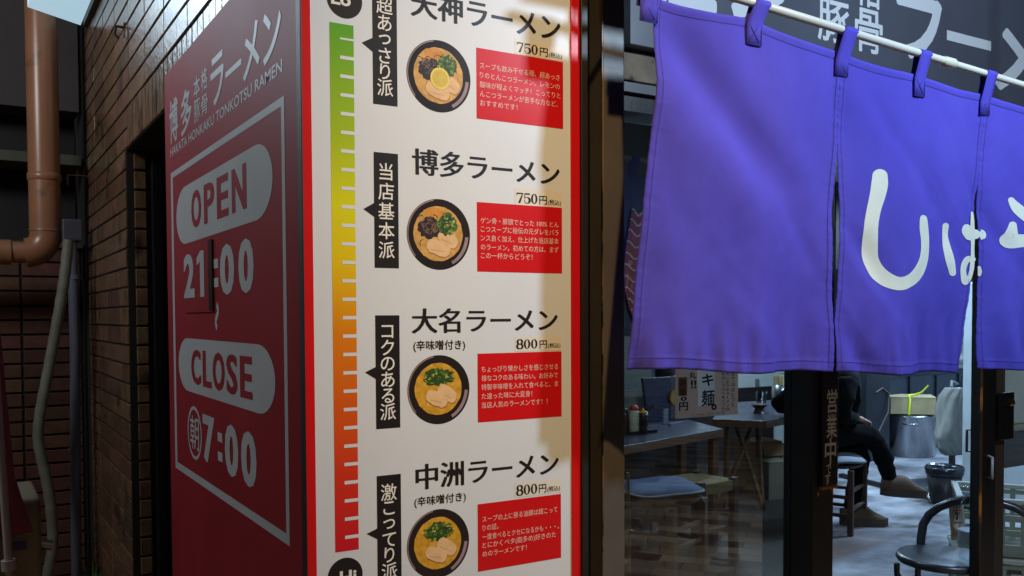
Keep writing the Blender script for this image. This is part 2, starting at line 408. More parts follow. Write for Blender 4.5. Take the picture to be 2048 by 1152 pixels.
def price(s, px0, px1, py0, py1, nx0, nx1, ny0, ny1, yx0, yx1, zx0, zx1):
    m_ = MB(); a, b = fx(px0), fx(px1); z1, z0 = fz(px0, py0), fz(px0, py1); t = front(0.0004)
    m_.poly([t(a, z0), t(b, z0), t(b, z1), t(a, z1)])
    o_ = m_.build('price_sticker', mat('sticker_paper', (222, 219, 210), 0.4, var=0.02), sign)
    l_ = MB(); t2 = front(0.0008); u0, u1 = fx(nx0), fx(nx1); v1, v0 = fz(nx0, ny0), fz(nx0, ny1)
    w_ = (u1 - u0) / 3.12
    for i, d in enumerate(s): num(l_, d, t2, u0 + i * w_ * 1.06, v0, w_ * 0.96, v1 - v0)
    letter(l_, '円', t2, fx(yx0), fx(yx1), v0, v0 + (v1 - v0) * 0.84, bold=0.012)
    letter(l_, '(税込)', t2, fx(zx0), fx(zx1), v0 - 0.001, v0 + (v1 - v0) * 0.46, bold=0.012)
    l_.build('lettering', M_ink, o_)
price('750', 1032, 1128.5, 77, 107.5, 1035.5, 1077.5, 84, 104, 1081, 1096.5, 1099, 1125)
price('750', 1030.5, 1125, 376, 409.5, 1033.5, 1075.8, 385, 405.5, 1079, 1094, 1096.5, 1122)
price('800', 1029.5, 1122.5, 673.4, 703, 1032.2, 1074.6, 679, 698, 1078.5, 1093, 1095, 1120)
price('800', 1027.8, 1121.5, 967, 996, 1030.8, 1073, 971.5, 992, 1076, 1090.6, 1093, 1118.4)
# red description boxes
def dbox(x0, x1, y0, y1, rows):
    m_ = MB(); a, b = fx(x0), fx(x1); z1, z0 = fz(x0, y0), fz(x0, y1); t = front(0.0005)
    m_.poly([t(a, z0), t(b, z0), t(b, z1), t(a, z1)])
    o_ = m_.build('description_box', M_sign_red, sign)
    l_ = MB()
    for s, y, xe in rows:
        vs = glyph(s, 0.0)[0]; a_ = bb(vs)
        cz = fz(961, y); u0, u1 = fx(961.5), fx(xe)
        em = 0.0133
        k = em; mid = 0.36
        vv = [(u0 + (x - a_[0]) * (u1 - u0) / (a_[1] - a_[0]), cz + (yy - mid) * k) for x, yy in vs]
        l_.add([front(0.0009)(x, z) for x, z in vv], glyph(s, 0.0)[1])
    l_.build('lettering', mat('print_cream', (226, 200, 190), 0.4, var=0), o_)
dbox(955.2, 1127, 95.5, 237, (('スープも飲み干せる程、超あっさ', 131, 1120), ('りのとんこつラーメン。レモンの', 150, 1120), ('酸味が程よくマッチ！こってりと', 169, 1121.5), ('んこつラーメンが苦手な方など、', 187.5, 1116), ('おすすめです！', 205.5, 1036)))
dbox(954.5, 1124, 404, 543, (('ゲン骨・豚頭でとった 100% とん', 441, 1117), ('こつスープに秘伝の元ダレをバラ', 458, 1117), ('ンス良く加え、仕上げた当店基本', 476, 1117), ('のラーメン。初めての方は、まず', 494, 1117), ('この一杯からどうぞ！', 511, 1064.6)))
dbox(954, 1122.3, 707.4, 845, (('ちょっぴり懐かしさを感じさせる', 739, 1115), ('様なコクのある味わい。お好みで', 757, 1115), ('特製辛味噌を入れて食べると、ま', 775, 1115), ('た違った味に大変身！', 793, 1063), ('当店人気のラーメンです！！', 811, 1093.7)))
dbox(952.4, 1120.3, 1009, 1144, (('スープの上に張る油膜は超こって', 1039.5, 1113), ('りの証。', 1057, 994), ('一度食べるとクセになるかも・・・。', 1075, 1115.6), ('とにかくベタ(脂多め)好きのた', 1091.6, 1109.7), ('めのラーメンです！', 1109, 1050.7)))
# printed bowl pictures
BM = [mat('print_bowl', (40, 34, 34), 0.3, var=0.05), mat('print_soup', (204, 158, 84), 0.4, var=0.22, scale=90), mat('print_noodle', (232, 194, 118), 0.4, var=0.1, scale=60),
      mat('print_noodle_dark', (176, 124, 56), 0.4, var=0.1), mat('print_fungus', (44, 30, 30), 0.4, var=0.2, scale=90), mat('print_fungus_pale', (128, 96, 84), 0.4, var=0),
      mat('print_onion', (112, 142, 52), 0.4, var=0.2, scale=90), mat('print_onion_dark', (52, 78, 34), 0.4, var=0.3, scale=120), mat('print_onion_pale', (186, 200, 104), 0.4, var=0),
      mat('print_pork', (226, 188, 142), 0.4, var=0.10, scale=60), mat('print_pork_edge', (176, 120, 76), 0.4, var=0.1), mat('print_lemon', (236, 212, 96), 0.4, var=0.06, scale=80),
      mat('print_lemon_flesh', (222, 180, 52), 0.4, var=0.12, scale=90), mat('print_orange', (206, 142, 54), 0.4, var=0.15, scale=70), mat('print_gloss', (150, 128, 134), 0.4, var=0.15, scale=30), mat('print_soup_yellow', (206, 156, 48), 0.4, var=0.25, scale=80)]
def blob(c, rx, ry, rot=0, jag=0.1, n=26, rnd=random):
    out = []
    for k in range(n):
        a = 2 * math.pi * k / n; r_ = 1 + rnd.uniform(-jag, jag)
        x, y = rx * r_ * math.cos(a), ry * r_ * math.sin(a)
        out.append((c[0] + x * math.cos(rot) - y * math.sin(rot), c[1] + x * math.sin(rot) + y * math.cos(rot)))
    return out
def bowl(x0, x1, y0, y1, kind):
    rnd = random.Random(kind * 11)
    c = atY((x0 + x1) / 2 + 0.8, (y0 + y1) / 2, F0); rad = (fx(x1) - fx(x0)) / 2
    m_ = MB(); H = [0.0004]
    def t(u, v, h=0): return (c.x + u * rad, F0 - H[0] - h, c.z + v * rad)
    def nxt(): H[0] += 0.00003
    disc2(m_, t, 0, 0, 1, 1.0, 0, 64); nxt()
    ring2(m_, t, -0.02, 0.02, 0.965, 0.965, 0.86, 0.88, 14, 24, a0=-62, a1=-4); nxt()
    ring2(m_, t, 0, 0, 0.985, 0.985, 0.955, 0.955, 14, 30, a0=100, a1=220); nxt()
    soup = 15 if kind > 2 else 1; sr = 0.775 if kind <= 2 else 0.755
    m_.poly([t(*p) for p in blob((-0.02, 0.02), sr, sr, 0, 0.012, 48, rnd)], soup); nxt()
    if kind <= 2: m_.poly([t(*p) for p in blob((-0.12, 0.58), 0.36, 0.17, -0.1, 0.08, 24, rnd)], 13); nxt()
    # noodles
    for k in range(125 if kind != 3 else 80):
        a = rnd.uniform(150, 395) if kind <= 2 else rnd.uniform(175, 375)
        q = rnd.uniform(0.42, 0.70); px_, py_ = q * math.cos(R(a)) - 0.02, q * math.sin(R(a)) + 0.02
        rr = rnd.uniform(0.06, 0.3); s0 = rnd.uniform(0, 360); span = rnd.uniform(60, 170)
        pts = []
        for j in range(8):
            aa = R(s0 + span * j / 7); x, y = px_ + rr * math.cos(aa) * 0.6, py_ + rr * math.sin(aa) * 0.6
            l_ = math.hypot(x, y)
            if l_ > sr * 0.985: x, y = x / l_ * sr * 0.985, y / l_ * sr * 0.985
            pts.append((x, y))
    ribbon2(m_, t, pts, 0.016 if k % 2 else 0.013, 3 if k % 2 == 0 else 2); H[0] += 0.000004
    # pork
    def pork(cx_, cy_, rx, ry, rot):
        sh = []
        for k in range(36):
            a = 2 * math.pi * k / 36; n_ = 0.72
            x = rx * math.copysign(abs(math.cos(a)) ** n_, math.cos(a)); y = ry * math.copysign(abs(math.sin(a)) ** n_, math.sin(a))
            if 200 < math.degrees(a) < 340: y *= 1 + rnd.uniform(-0.12, 0.06)
            sh.append((cx_ + x * math.cos(rot) - y * math.sin(rot), cy_ + x * math.sin(rot) + y * math.cos(rot)))
        m_.poly([t(p[0] + 0.012, p[1] - 0.028) for p in sh], 10); nxt()
        m_.poly([t(*p) for p in sh], 9); nxt()
        for k in range(3):
            yy = ry * (-0.4 + 0.35 * k); pts = [(cx_ + x * math.cos(rot) - (yy + 0.03 * math.sin(9 * x)) * math.sin(rot), cy_ + x * math.sin(rot) + (yy + 0.03 * math.sin(9 * x)) * math.cos(rot)) for x in [rx * (-0.6 + 1.2 * j / 8) for j in range(9)]]
            ribbon2(m_, t, pts, 0.006, 10 if k == 0 else 2); nxt()
    # wood-ear mushroom
    if kind <= 2:
        m_.poly([t(*p) for p in blob((-0.30, 0.16), 0.34, 0.30, 0.1, 0.16, 34, rnd)], 4); nxt()
        for k in range(48):
            px_, py_ = -0.32 + rnd.gauss(0, 0.15), 0.2 + rnd.gauss(0, 0.14); s0 = rnd.uniform(0, 360); rr = rnd.uniform(0.04, 0.13)
            ribbon2(m_, t, [(px_ + rr * math.cos(R(s0 + 22 * j)), py_ + rr * math.sin(R(s0 + 22 * j))) for j in range(7)], rnd.uniform(0.007, 0.014), 5 if k % 2 else 4); H[0] += 0.000004
        gc, gr = (0.25, 0.30), (0.30, 0.30)
    else: gc, gr = (0.0, 0.36), (0.46, 0.26)
    if kind == 2: pork(0.28, -0.12, 0.33, 0.20, -0.55); pork(-0.02, -0.38, 0.38, 0.21, -0.28)
    elif kind == 1: pork(0.40, -0.20, 0.26, 0.20, -0.7); pork(-0.05, -0.42, 0.38, 0.2, -0.3)
    # spring onion
    m_.poly([t(*p) for p in blob(gc, gr[0], gr[1], 0, 0.2, 34, rnd)], 7); nxt()
    for k in range(80 if kind <= 2 else 110):
        a = rnd.uniform(0, 2 * math.pi); q = math.sqrt(rnd.random()) * 1.06
        px_, py_ = gc[0] + gr[0] * q * math.cos(a), gc[1] + gr[1] * q * math.sin(a); r_ = rnd.uniform(0.022, 0.055); s0 = rnd.uniform(0, 360)
        mi = rnd.choice((6, 6, 6, 8, 7, 7) if kind <= 2 else (6, 6, 7, 7, 7, 8))
        ring2(m_, t, px_, py_, r_, r_ * rnd.uniform(0.5, 1), r_ * 0.55, r_ * 0.35, mi, 9, a0=s0, a1=s0 + rnd.uniform(120, 360)); H[0] += 0.000004
    if kind >= 3: pork(0.26, -0.12, 0.34, 0.2, -0.62); pork(-0.08, -0.26 - 0.04 * (kind == 4), 0.36, 0.2, -0.42)
    if kind == 1:
        disc2(m_, t, 0.02, -0.06, 0.30, 0.30, 11); nxt(); disc2(m_, t, 0.02, -0.06, 0.25, 0.25, 8); nxt()
        for k in range(10):
            a = 2 * math.pi * k / 10 + 0.2
            m_.poly([t(0.02 + 0.03 * math.cos(a), -0.06 + 0.03 * math.sin(a)), t(0.02 + 0.235 * math.cos(a - 0.27), -0.06 + 0.235 * math.sin(a - 0.27)), t(0.02 + 0.235 * math.cos(a + 0.27), -0.06 + 0.235 * math.sin(a + 0.27))], 12)
    m_.build('bowl_picture', BM, sign)
bowl(813.8, 940.8, 84.5, 221, 1); bowl(814, 940.3, 402, 536, 2); bowl(815, 939.3, 714, 844.5, 3); bowl(813.5, 938.8, 1021.8, 1152.5, 4)

# dark red side with opening hours
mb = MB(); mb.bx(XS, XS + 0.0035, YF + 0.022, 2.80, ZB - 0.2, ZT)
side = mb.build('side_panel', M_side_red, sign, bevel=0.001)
def sd(h0): return lambda y, z, h=0.0: (XS - h0 - h, -y, z)      # u grows to the right in the photograph (towards the street) = -Y
def sy(x, y=560): return -atX(x, y, XS).y
def sz(x, y): return atX(x, y, XS).z
A3 = sd(0.0005)
mb = MB()
Lx0, Lx1 = sy(345.3), sy(349.3); Rx0, Rx1 = sy(566.8), sy(573.2)
Zt0, Zt1 = 1.859, sz(567, 209.5); Zb0, Zb1 = 1.020, sz(567, 1063)
mb.poly([A3(Lx0, Zb0), A3(Lx1, Zb0), A3(Lx1, Zt0), A3(Lx0, Zt0)])
mb.poly([A3(Rx0, Zb0), A3(Rx1, Zb0), A3(Rx1, Zt0), A3(Rx0, Zt0)])
mb.poly([A3(Lx1, Zt1), A3(Rx0, Zt1), A3(Rx0, Zt0), A3(Lx1, Zt0)])
mb.poly([A3(Lx1, Zb0), A3(Rx0, Zb0), A3(Rx0, Zb1), A3(Lx1, Zb1)])
mb.build('hours_frame', M_side_grey, side)
def pill(y0, y1, ref, txt, tx0, tx1, ty0, ty1, tref, bold):
    m_ = MB(); a, b = sy(355.2), sy(548.3); z1, z0 = sz(ref, y0), sz(ref, y1)
    m_.poly([A3(*p) for p in rrect(a, b, z0, z1, (b - a) * 0.13, (z1 - z0) * 0.5)])
    o_ = m_.build('hours_pill', M_side_grey, side)
    l_ = MB()
    for c_, (x0_, x1_) in zip(txt, tx0): letter(l_, c_, sd(0.0010), sy(x0_), sy(x1_), sz(tref, ty1), sz(tref, ty0), bold=0.02, fatx=0.004, fit='all')
    l_.build('lettering', M_side_red, o_)
pill(332, 465, 440, 'OPEN', ((386, 404.5), (411.5, 431), (437.5, 459), (467.5, 495)), 0, 379, 455, 393, 0.035)
pill(682, 802, 440, 'CLOSE', ((381, 399), (404, 420), (424, 446.5), (451.5, 472), (479, 501.5)), 0, 699, 768, 390, 0.035)
l_ = MB()
za, zc = sz(492, 586), sz(492, 477)
letter(l_, '0', A3, sy(441.5), sy(468), za, zc, bold=0.03, fatx=0.004); letter(l_, '0', A3, sy(478.5), sy(507), za, zc, bold=0.03, fatx=0.004)
for yy in (0.27, 0.66):
    zz = za + (zc - za) * yy; l_.poly([A3(sy(428.5), zz - 0.011), A3(sy(437), zz - 0.011), A3(sy(437), zz + 0.011), A3(sy(428.5), zz + 0.011)])
ribbon2(l_, A3, [(sy(433) + 0.012 * math.sin(t_ * 6.28), sz(433, 609) + (sz(433, 656) - sz(433, 609)) * t_) for t_ in [k / 14 for k in range(15)]], 0.008)
za, zc = sz(492, 970), sz(492, 861)
letter(l_, '7', A3, sy(402), sy(424), za, zc, bold=0.03, fatx=0.004)
letter(l_, '0', A3, sy(446), sy(471), za, zc, bold=0.03, fatx=0.004); letter(l_, '0', A3, sy(478.5), sy(507.5), za, zc, bold=0.03, fatx=0.004)
for yy in (0.27, 0.66):
    zz = za + (zc - za) * yy; l_.poly([A3(sy(431), zz - 0.011), A3(sy(440), zz - 0.011), A3(sy(440), zz + 0.011), A3(sy(431), zz + 0.011)])
cu = (sy(371) + sy(399)) / 2; cv = (sz(385, 811) + sz(385, 916)) / 2; ru = (sy(399) - sy(371)) / 2; rv = (sz(385, 811) - sz(385, 916)) / 2
ring2(l_, A3, cu, cv, ru, rv, ru * 0.87, rv * 0.87)
letter(l_, '朝', A3, cu - ru * 0.62, cu + ru * 0.62, cv - rv * 0.62, cv + rv * 0.62, bold=0.008, fit='all')
# title block
for s, x0, x1, ref, y0, y1 in (('博', 345, 361, 353, 193, 279), ('多', 368, 388.3, 378, 174, 261), ('本', 393.5, 406, 400, 146, 189), ('格', 409, 421, 415, 130, 174), ('豚', 394, 406, 400, 193, 239), ('骨', 408.3, 421.3, 415, 184, 224),
                               ('ラ', 428.2, 453.5, 441, 104, 201), ('メ', 493, 525, 509, 45, 145), ('ン', 533.5, 568.5, 551, 10, 112)):
    letter(l_, s, A3, sy(x0), sy(x1), sz(ref, y1), sz(ref, y0), bold=0.022 if s in 'ラメン博多' else 0.006, fit='all')
l_.poly([A3(sy(457.5), 1.985), A3(sy(489), 1.985), A3(sy(489), 1.998), A3(sy(457.5), 1.998)])
letter(l_, 'HAKATA HONKAKU TONKOTSU RAMEN', A3, sy(345), sy(570), sz(346.5, 310.5), sz(346.5, 293), bold=0.012)
l_.build('lettering', M_side_grey, side)
# the little board that carries 21
mb = MB(); a, b = sy(372), sy(428); z1, z0 = sz(428, 478), sz(428, 624)
mb.add([sd(0.001)(a, z0), sd(0.001)(b, z0), sd(0.001)(b, z1), sd(0.001)(a, z1), sd(0.003)(a, z0), sd(0.003)(b, z0), sd(0.003)(b, z1), sd(0.003)(a, z1)],
       [(4, 5, 6, 7), (0, 4, 7, 3), (3, 7, 6, 2), (0, 1, 5, 4)])
mb.add([sd(0.001)(b, z0), sd(0.001)(b, z1), sd(0.0034)(b + 0.0008, z1), sd(0.0034)(b + 0.0008, z0)], [(0, 1, 2, 3)], 1)
bl = sy(421); e_ = [sd(q_)(u_, v_) for q_ in (0.0036, 0.0052) for u_, v_ in ((bl, z0 + 0.004), (b, z0 + 0.004), (b, z1), (bl, z1))]
mb.add(e_, [(4, 5, 6, 7), (0, 1, 5, 4), (1, 2, 6, 5), (2, 3, 7, 6), (3, 0, 4, 7)], 1)
plate = mb.build('digit_plate', [M_side_red, M_ink], side)
l_ = MB(); za, zc = sz(492, 586), sz(492, 477); B3 = sd(0.0035)
letter(l_, '2', B3, sy(371), sy(391), za, zc, bold=0.03, fatx=0.004); a1_, b1_ = sy(396.5), sy(411); l_.poly([B3(a1_ + (b1_ - a1_) * 0.45, za), B3(b1_, za), B3(b1_, zc), B3(a1_ + (b1_ - a1_) * 0.5, zc), B3(a1_, za + (zc - za) * 0.86), B3(a1_, za + (zc - za) * 0.70), B3(a1_ + (b1_ - a1_) * 0.45, za + (zc - za) * 0.78)])
l_.build('lettering', M_side_grey, plate)

# ================================================================== BRICK BUILDING (lane side)
XW = 0.548
bb_ = thing('brick_building', 'brown glazed brick side wall with a dark doorway behind the red sign side', 'building', (0.9, 3.2, 0))
mb = MB(); DY0, DY1, DZ = 2.30, 3.745, 2.088
mb.bx(XW + 0.006, 1.2, DY1, 5.45, 0, 5.0); mb.bx(XW + 0.006, 1.1, 2.81, DY1 - 0.0005, DZ, 5.0); mb.bx(XW + 0.006, 1.1, 1.66, 2.8095, ZT + 0.003, 5.0)
mb.build('wall_core', M_mortar, bb_)
mb = MB(); ph, pw = 0.0745, 0.335; jt = 0.0085
z = DZ - 30 * ph + 0.004; row = 0
rows = []
zz = 2.088 + 0.16
def brick(y0, y1, z0, z1):
    j = random.uniform(-0.0012, 0.0012)
    mb.bx(XW + j, XW + 0.03, y0 + 0.002, y1 - 0.002, z0 + jt / 2, z1 - jt / 2)
nz_ = int(DZ / ph)
for k in range(-nz_ - 1, 34):
    z0 = DZ + k * ph; z1 = z0 + ph
    for q in range(11):
        y1 = 4.95 - q * pw + (0.0); y0 = y1 - pw
        if z0 < DZ - 0.001:
            if y1 <= DY1 + 0.02: continue
            y0 = max(y0, DY1)
            if y1 - y0 < 0.03: continue
        elif z0 < DZ + 0.140:
            if y1 <= DY1 - 0.06 : continue
            y0 = max(y0, DY1 - 0.06)
        if y1 < 1.7: continue
        brick(y0, y1, z0, z1)
y = DY1 - 0.064
while y > 1.7:
    mb.bx(XW + random.uniform(-0.001, 0.001), XW + 0.03, y - 0.062, y - 0.004, DZ + 0.003, DZ + 0.1455); y -= 0.066
# return of the bricks into the doorway
for k in range(-nz_ - 1, 0):
    z0 = DZ + k * ph
    mb.bx(XW + 0.032, XW + 0.075, DY1 - 0.006, DY1 + 0.02, z0 + jt / 2, z0 + ph - jt / 2)
mb.build('brickwork', M_brick, bb_, bevel=0.003, seg=2)
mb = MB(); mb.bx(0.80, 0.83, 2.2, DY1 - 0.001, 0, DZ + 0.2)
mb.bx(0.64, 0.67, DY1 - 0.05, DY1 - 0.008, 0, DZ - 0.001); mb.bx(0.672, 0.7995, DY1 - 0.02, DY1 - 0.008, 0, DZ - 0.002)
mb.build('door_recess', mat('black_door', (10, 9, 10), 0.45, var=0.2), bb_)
hk = MB(); p = atX(249, 55, XW)
hk.tube([p, p + Vector((-0.03, 0, 0)), p + Vector((-0.035, 0, -0.03)), p + Vector((-0.02, 0, -0.045))], 0.006, 8); hk.box(p + Vector((0, 0, -0.01)), (0.006, 0.03, 0.05))
tag(hk.build('wall_hook', mat('rusty_iron', (70, 48, 38), 0.6, metal=0.6, var=0.3)), 'small iron hook screwed into the upper brick wall', 'hook')
# rear wall across the end of the lane
rear = thing('rear_wall', 'dark brick wall closing the lane behind the brown drain pipe', 'wall', (-0.5, 5.2, 0))
mb = MB(); YRW = 5.10; mb.bx(-3.5, 0.54, YRW + 0.01, YRW + 0.2, 0, 1.80); mb.build('wall_core', M_mortar, rear)
mb = MB(); k = 0
for k in range(25):
    for q in range(14):
        x1 = 0.53 - q * 0.27; z0 = 0.0 + k * 0.072
        mb.bx(x1 - 0.27 + 0.006, x1 - 0.006, YRW + random.uniform(-0.001, 0.001), YRW + 0.03, z0 + 0.005, z0 + 0.072 - 0.006)
mb.build('brickwork', mat('old_brick', (76, 46, 34), 0.6, var=0.25, scale=20, bump=0.3, bscale=50, island=0.3), rear, bevel=0.003)
mb = MB(); mb.bx(0.0, 0.54, YRW + 0.3, YRW + 0.4, 1.80, 3.1); mb.bx(-3.5, -0.001, YRW + 0.3, YRW + 0.4, 1.80, 2.52)
mb.build('recess_panel', mat('recess_black', (16, 15, 17), 0.7, var=0.3), rear)  # near-black panel set back above the brickwork
mb = MB(); mb.bx(0.0, 0.54, YRW + 0.05, YRW + 0.29, 2.50, 3.1); mb.build('upper_render', mat('grey_render', (66, 62, 64), 0.85, var=0.15, bump=0.2), rear)
mb = MB(); mb.bx(-3.5, 0.54, YRW - 0.02, YRW + 0.29, 1.802, 1.83); mb.bx(-3.5, 0.54, YRW - 0.01, YRW + 0.29, 2.22, 2.27)
mb.build('ledge', mat('grey_ledge', (70, 72, 60), 0.7), rear)
# brown drain pipe
dp = thing('drain_pipe', 'thick brown drain pipe with an elbow turning left', 'pipe', (0.33, 4.80, 0))
PY = 4.80; pm = mat('brown_pvc', (142, 98, 72), 0.33, var=0.12, scale=4, stain=((104, 76, 58), 6, 0.62), bump=0.05, bscale=30)
cxp = atY(87.5, 300, PY).x; rp_ = (atY(121, 300, PY).x - atY(53.5, 300, PY).x) / 2 * 0.97
ztop = 3.3; zel = atY(87, 470, PY).z
mb = MB(); path = [(cxp, PY, ztop), (cxp, PY, zel)]
zc_ = atY(40, 505, PY).z
for k in range(1, 9):
    a = R(90 * k / 8); rr = zel - zc_
    path.append((cxp - rr + rr * math.cos(a), PY, zel - rr * math.sin(a)))
mb.tube(path, rp_, 28); mb.build('pipe', pm, dp)
mb = MB(); mb.tube([(path[-1][0] + 0.01, PY, zc_), (-1.6, PY, zc_)], rp_ * 0.72, 24); mb.tube([(path[-1][0] - 0.06, PY, zc_), (path[-1][0] - 0.16, PY, zc_)], rp_ * 0.84, 24)
mb.build('branch_pipe', pm, dp)
mb = MB()
zr = atY(87, 355, PY).z
mb.tube([(cxp, PY, zr - 0.018), (cxp, PY, zr - 0.014), (cxp, PY, zr + 0.014), (cxp, PY, zr + 0.018)], [rp_ * 1.0, rp_ * 1.07, rp_ * 1.07, rp_], 28)
mb.build('collar', pm, dp)
mb = MB(); zr2 = atY(87, 460, PY).z; mb.tube([(cxp, PY, zr2 - 0.006), (cxp, PY, zr2 + 0.004)], [rp_ * 1.045, rp_ * 1.03], 28)
mb.build('joint_ring', pm, dp)
mb = MB(); mb.bar((cxp + rp_, PY, zr), (cxp + rp_ + 0.03, PY, zr), 0.02, 0.004); mb.bar((cxp + rp_ + 0.03, PY, zr - 0.03), (cxp + rp_ + 0.03, PY, zr + 0.02), 0.02, 0.005); mb.bar((cxp + rp_ + 0.03, PY, zr + 0.02), (XW, PY, zr + 0.02), 0.012, 0.005)
mb.build('bracket', mat('rusty_iron', (0, 0, 0)), dp)
# grey conduit with cap
cd = thing('conduit', 'straight grey plastic conduit with a boxy cap, in the corner of the brick walls', 'conduit', (0.5, 4.75, 0))
cm = mat('grey_pvc', (82, 86, 100), 0.45, var=0.12, scale=5)
p0 = atY(144, 480, 4.75); p1 = atY(150, 700, 4.75); p2 = atY(152, 1100, 4.75); r_ = 0.023
mb = MB(); mb.tube([p0 + Vector((0, 0, 0.02)), p1, p2, Vector((p2.x, p2.y, 0))], r_, 16); mb.build('tube', cm, cd)
mb = MB(); mb.box(p0 + Vector((0, 0, 0.045)), (0.085, 0.07, 0.10)); mb.build('cap', mat('grey_pvc_dark', (62, 62, 72), 0.5), cd, bevel=0.006)
for yy in (550, 895): mb = MB(); q = atY(149, yy, 4.75); mb.tube([q, q + Vector((0, 0, -0.02))], r_ * 1.18, 16); mb.build('clip', cm, cd)
# pale hose
hp = [(137, 480), (131, 540), (122, 600), (108, 680), (93, 760), (80, 830), (77, 880), (86, 930), (97, 980), (104, 1040), (106, 1090), (99, 1130), (92, 1165)]
pts = [atY(x, y, 4.6) for x, y in hp]; fine = []
for i in range(len(pts) - 1):
    a = pts[max(i - 1, 0)]; b = pts[i]; c = pts[i + 1]; d = pts[min(i + 2, len(pts) - 1)]
    for k in range(6):
        t = k / 6; fine.append(0.5 * ((2 * b) + (c - a) * t + (2 * a - 5 * b + 4 * c - d) * t * t + (3 * b - a - 3 * c + d) * t ** 3))
fine.append(pts[-1]); fine.append(Vector((pts[-1].x, 4.6, 0.0)))
rs = [0.0235 + 0.0012 * math.sin(i * 2.2) for i in range(len(fine))]
mb = MB(); mb.tube(fine, rs, 14)
tag(mb.build('drain_hose', mat('taped_hose', (104, 106, 94), 0.6, var=0.2, scale=12, bump=0.3, bscale=30)), 'pale taped hose winding down the wall beside the grey conduit', 'hose')
# beige box, maroon cloth, white pole
bxp = thing('metal_box', 'beige metal outdoor box half covered by maroon cloth', 'box', (-0.2, 3.4, 0))
q0 = atY(82, 1000, 3.2); ztopb = atY(70, 995, 3.2).z
mb = MB(); mb.bx(q0.x - 0.75, q0.x, 3.2, 3.55, 0.0, ztopb); mb.build('body', mat('beige_enamel', (112, 106, 90), 0.4, var=0.1, stain=((92, 78, 58), 9, 0.66)), bxp, bevel=0.015, seg=3)
mb = MB(); s0 = atY(31, 1093, 3.196); mb.bx(s0.x - 0.015, s0.x + 0.03, 3.1955, 3.199, s0.z - 0.012, s0.z + 0.012); mb.build('sticker', mat('blue_sticker', (40, 44, 96), 0.4), bxp)
mb = MB(); mb.tube([(q0.x + 0.001, 3.3, ztopb - 0.17), (q0.x + 0.035, 3.3, ztopb - 0.18)], 0.016, 12); mb.build('spout', M_steel, bxp)
mb = MB(); rowsn = 26; colsn = 24; vs = []
for i in range(rowsn + 1):
    v = i / rowsn; rx = 0.0; ryy = 640 + v * 425
    rxp = 0 + v * 40 if v < 0.73 else 0 + 29 + (v - 0.73) * 140
    for j in range(colsn + 1):
        u = j / colsn; p = atY(rxp, ryy + (1 - u) * 30 * v, 3.14)
        vs.append((p.x - (1 - u) * 0.75, 3.14 + 0.012 * math.sin(u * 19 + v * 2) * (0.3 + v) + 0.01 * math.sin(v * 7 + u * 5) + (0 if v > 0.62 else (0.62 - v) * 0.12), p.z))
fs = [(i * (colsn + 1) + j, i * (colsn + 1) + j + 1, (i + 1) * (colsn + 1) + j + 1, (i + 1) * (colsn + 1) + j) for i in range(rowsn) for j in range(colsn)]
mb.add(vs, fs, 0, True)
tag(mb.build('draped_cloth', mat('maroon_cloth', (128, 66, 76), 0.85, var=0.12, bump=0.15, bscale=300), solid=0.003), 'maroon cloth hanging over the beige box at the left edge', 'cloth')
wp = thing('banner_pole', 'thin white plastic pole standing in front of the maroon cloth', 'pole', (-0.1, 3.0, 0))
a = atY(-3, 830, 3.0); b = atY(17, 1120, 3.0); mb = MB(); d = (b - a); mb.tube([a - d * 1.5, a, b, b + d * 1.0], 0.011, 12); mb.build('shaft', mat('white_plastic', (150, 152, 152), 0.4, var=0.08), wp)
mb = MB(); mb.tube([b, b + d.normalized() * 0.03], 0.02, 14); mb.build('joint', mat('grey_joint', (150, 150, 148), 0.4), wp)
# weeds
mb = MB(); rnd = random.Random(3); base = atY(182, 1160, 4.7)
for k in range(40):
    a = rnd.uniform(0, 6.28); h = rnd.uniform(0.05, 0.16); lean = rnd.uniform(0.01, 0.07); p = Vector((base.x + rnd.gauss(0, 0.025), 4.7 + rnd.gauss(0, 0.03), base.z - 0.05))
    tip = p + Vector((math.cos(a) * lean, math.sin(a) * lean, h)); sdv = Vector((-math.sin(a), math.cos(a), 0)) * 0.006; mid = (p + tip) / 2 + Vector((0, 0, 0.01))
    mb.add([p, mid + sdv, tip, mid - sdv], [(0, 1, 2, 3)])
mb.tube([(base.x, 4.7, 0), (base.x, 4.7, base.z)], 0.006, 6)
tag(mb.build('weed', mat('weed_green', (60, 82, 44), 0.6, var=0.3)), 'small green weed growing at the foot of the corner', 'plant')
# illuminated box sign projecting over the lane
lb = thing('light_box', 'white lit box sign overhead, its glowing underside above the drain pipe', 'sign', (0.38, 3.8, 2.84))
ZL = 2.84; c1 = atZ(171, 52, ZL); c0 = atZ(55, 14, ZL)
xr_ = min(c1.x, XW - 0.03)
mb = MB(); fp = [(c0.x, c0.y), (xr_, c1.y), (xr_, 1.9), (c0.x, 1.9)]
mb.prism(fp, ZL, ZL + 0.03); mb.build('diffuser', mat('lit_acrylic', (214, 226, 232), 0.4, var=0.05, emit=((172, 208, 226), 0.85)), lb)
mb = MB(); mb.prism([(c0.x - 0.006, c0.y + 0.006), (xr_ + 0.006, c1.y + 0.012), (xr_ + 0.006, 1.89), (c0.x - 0.006, 1.89)], ZL + 0.031, ZL + 0.6); mb.build('housing', mat('housing_grey', (120, 120, 124), 0.5), lb)
mb = MB(); mb.bar((xr_ + 0.02, c1.y + 0.01, ZL + 0.01), (xr_ + 0.02, 1.9, ZL + 0.01), 0.02, 0.03); mb.build('edge_rail', mat('bronze_rail', (74, 56, 42), 0.45), lb)

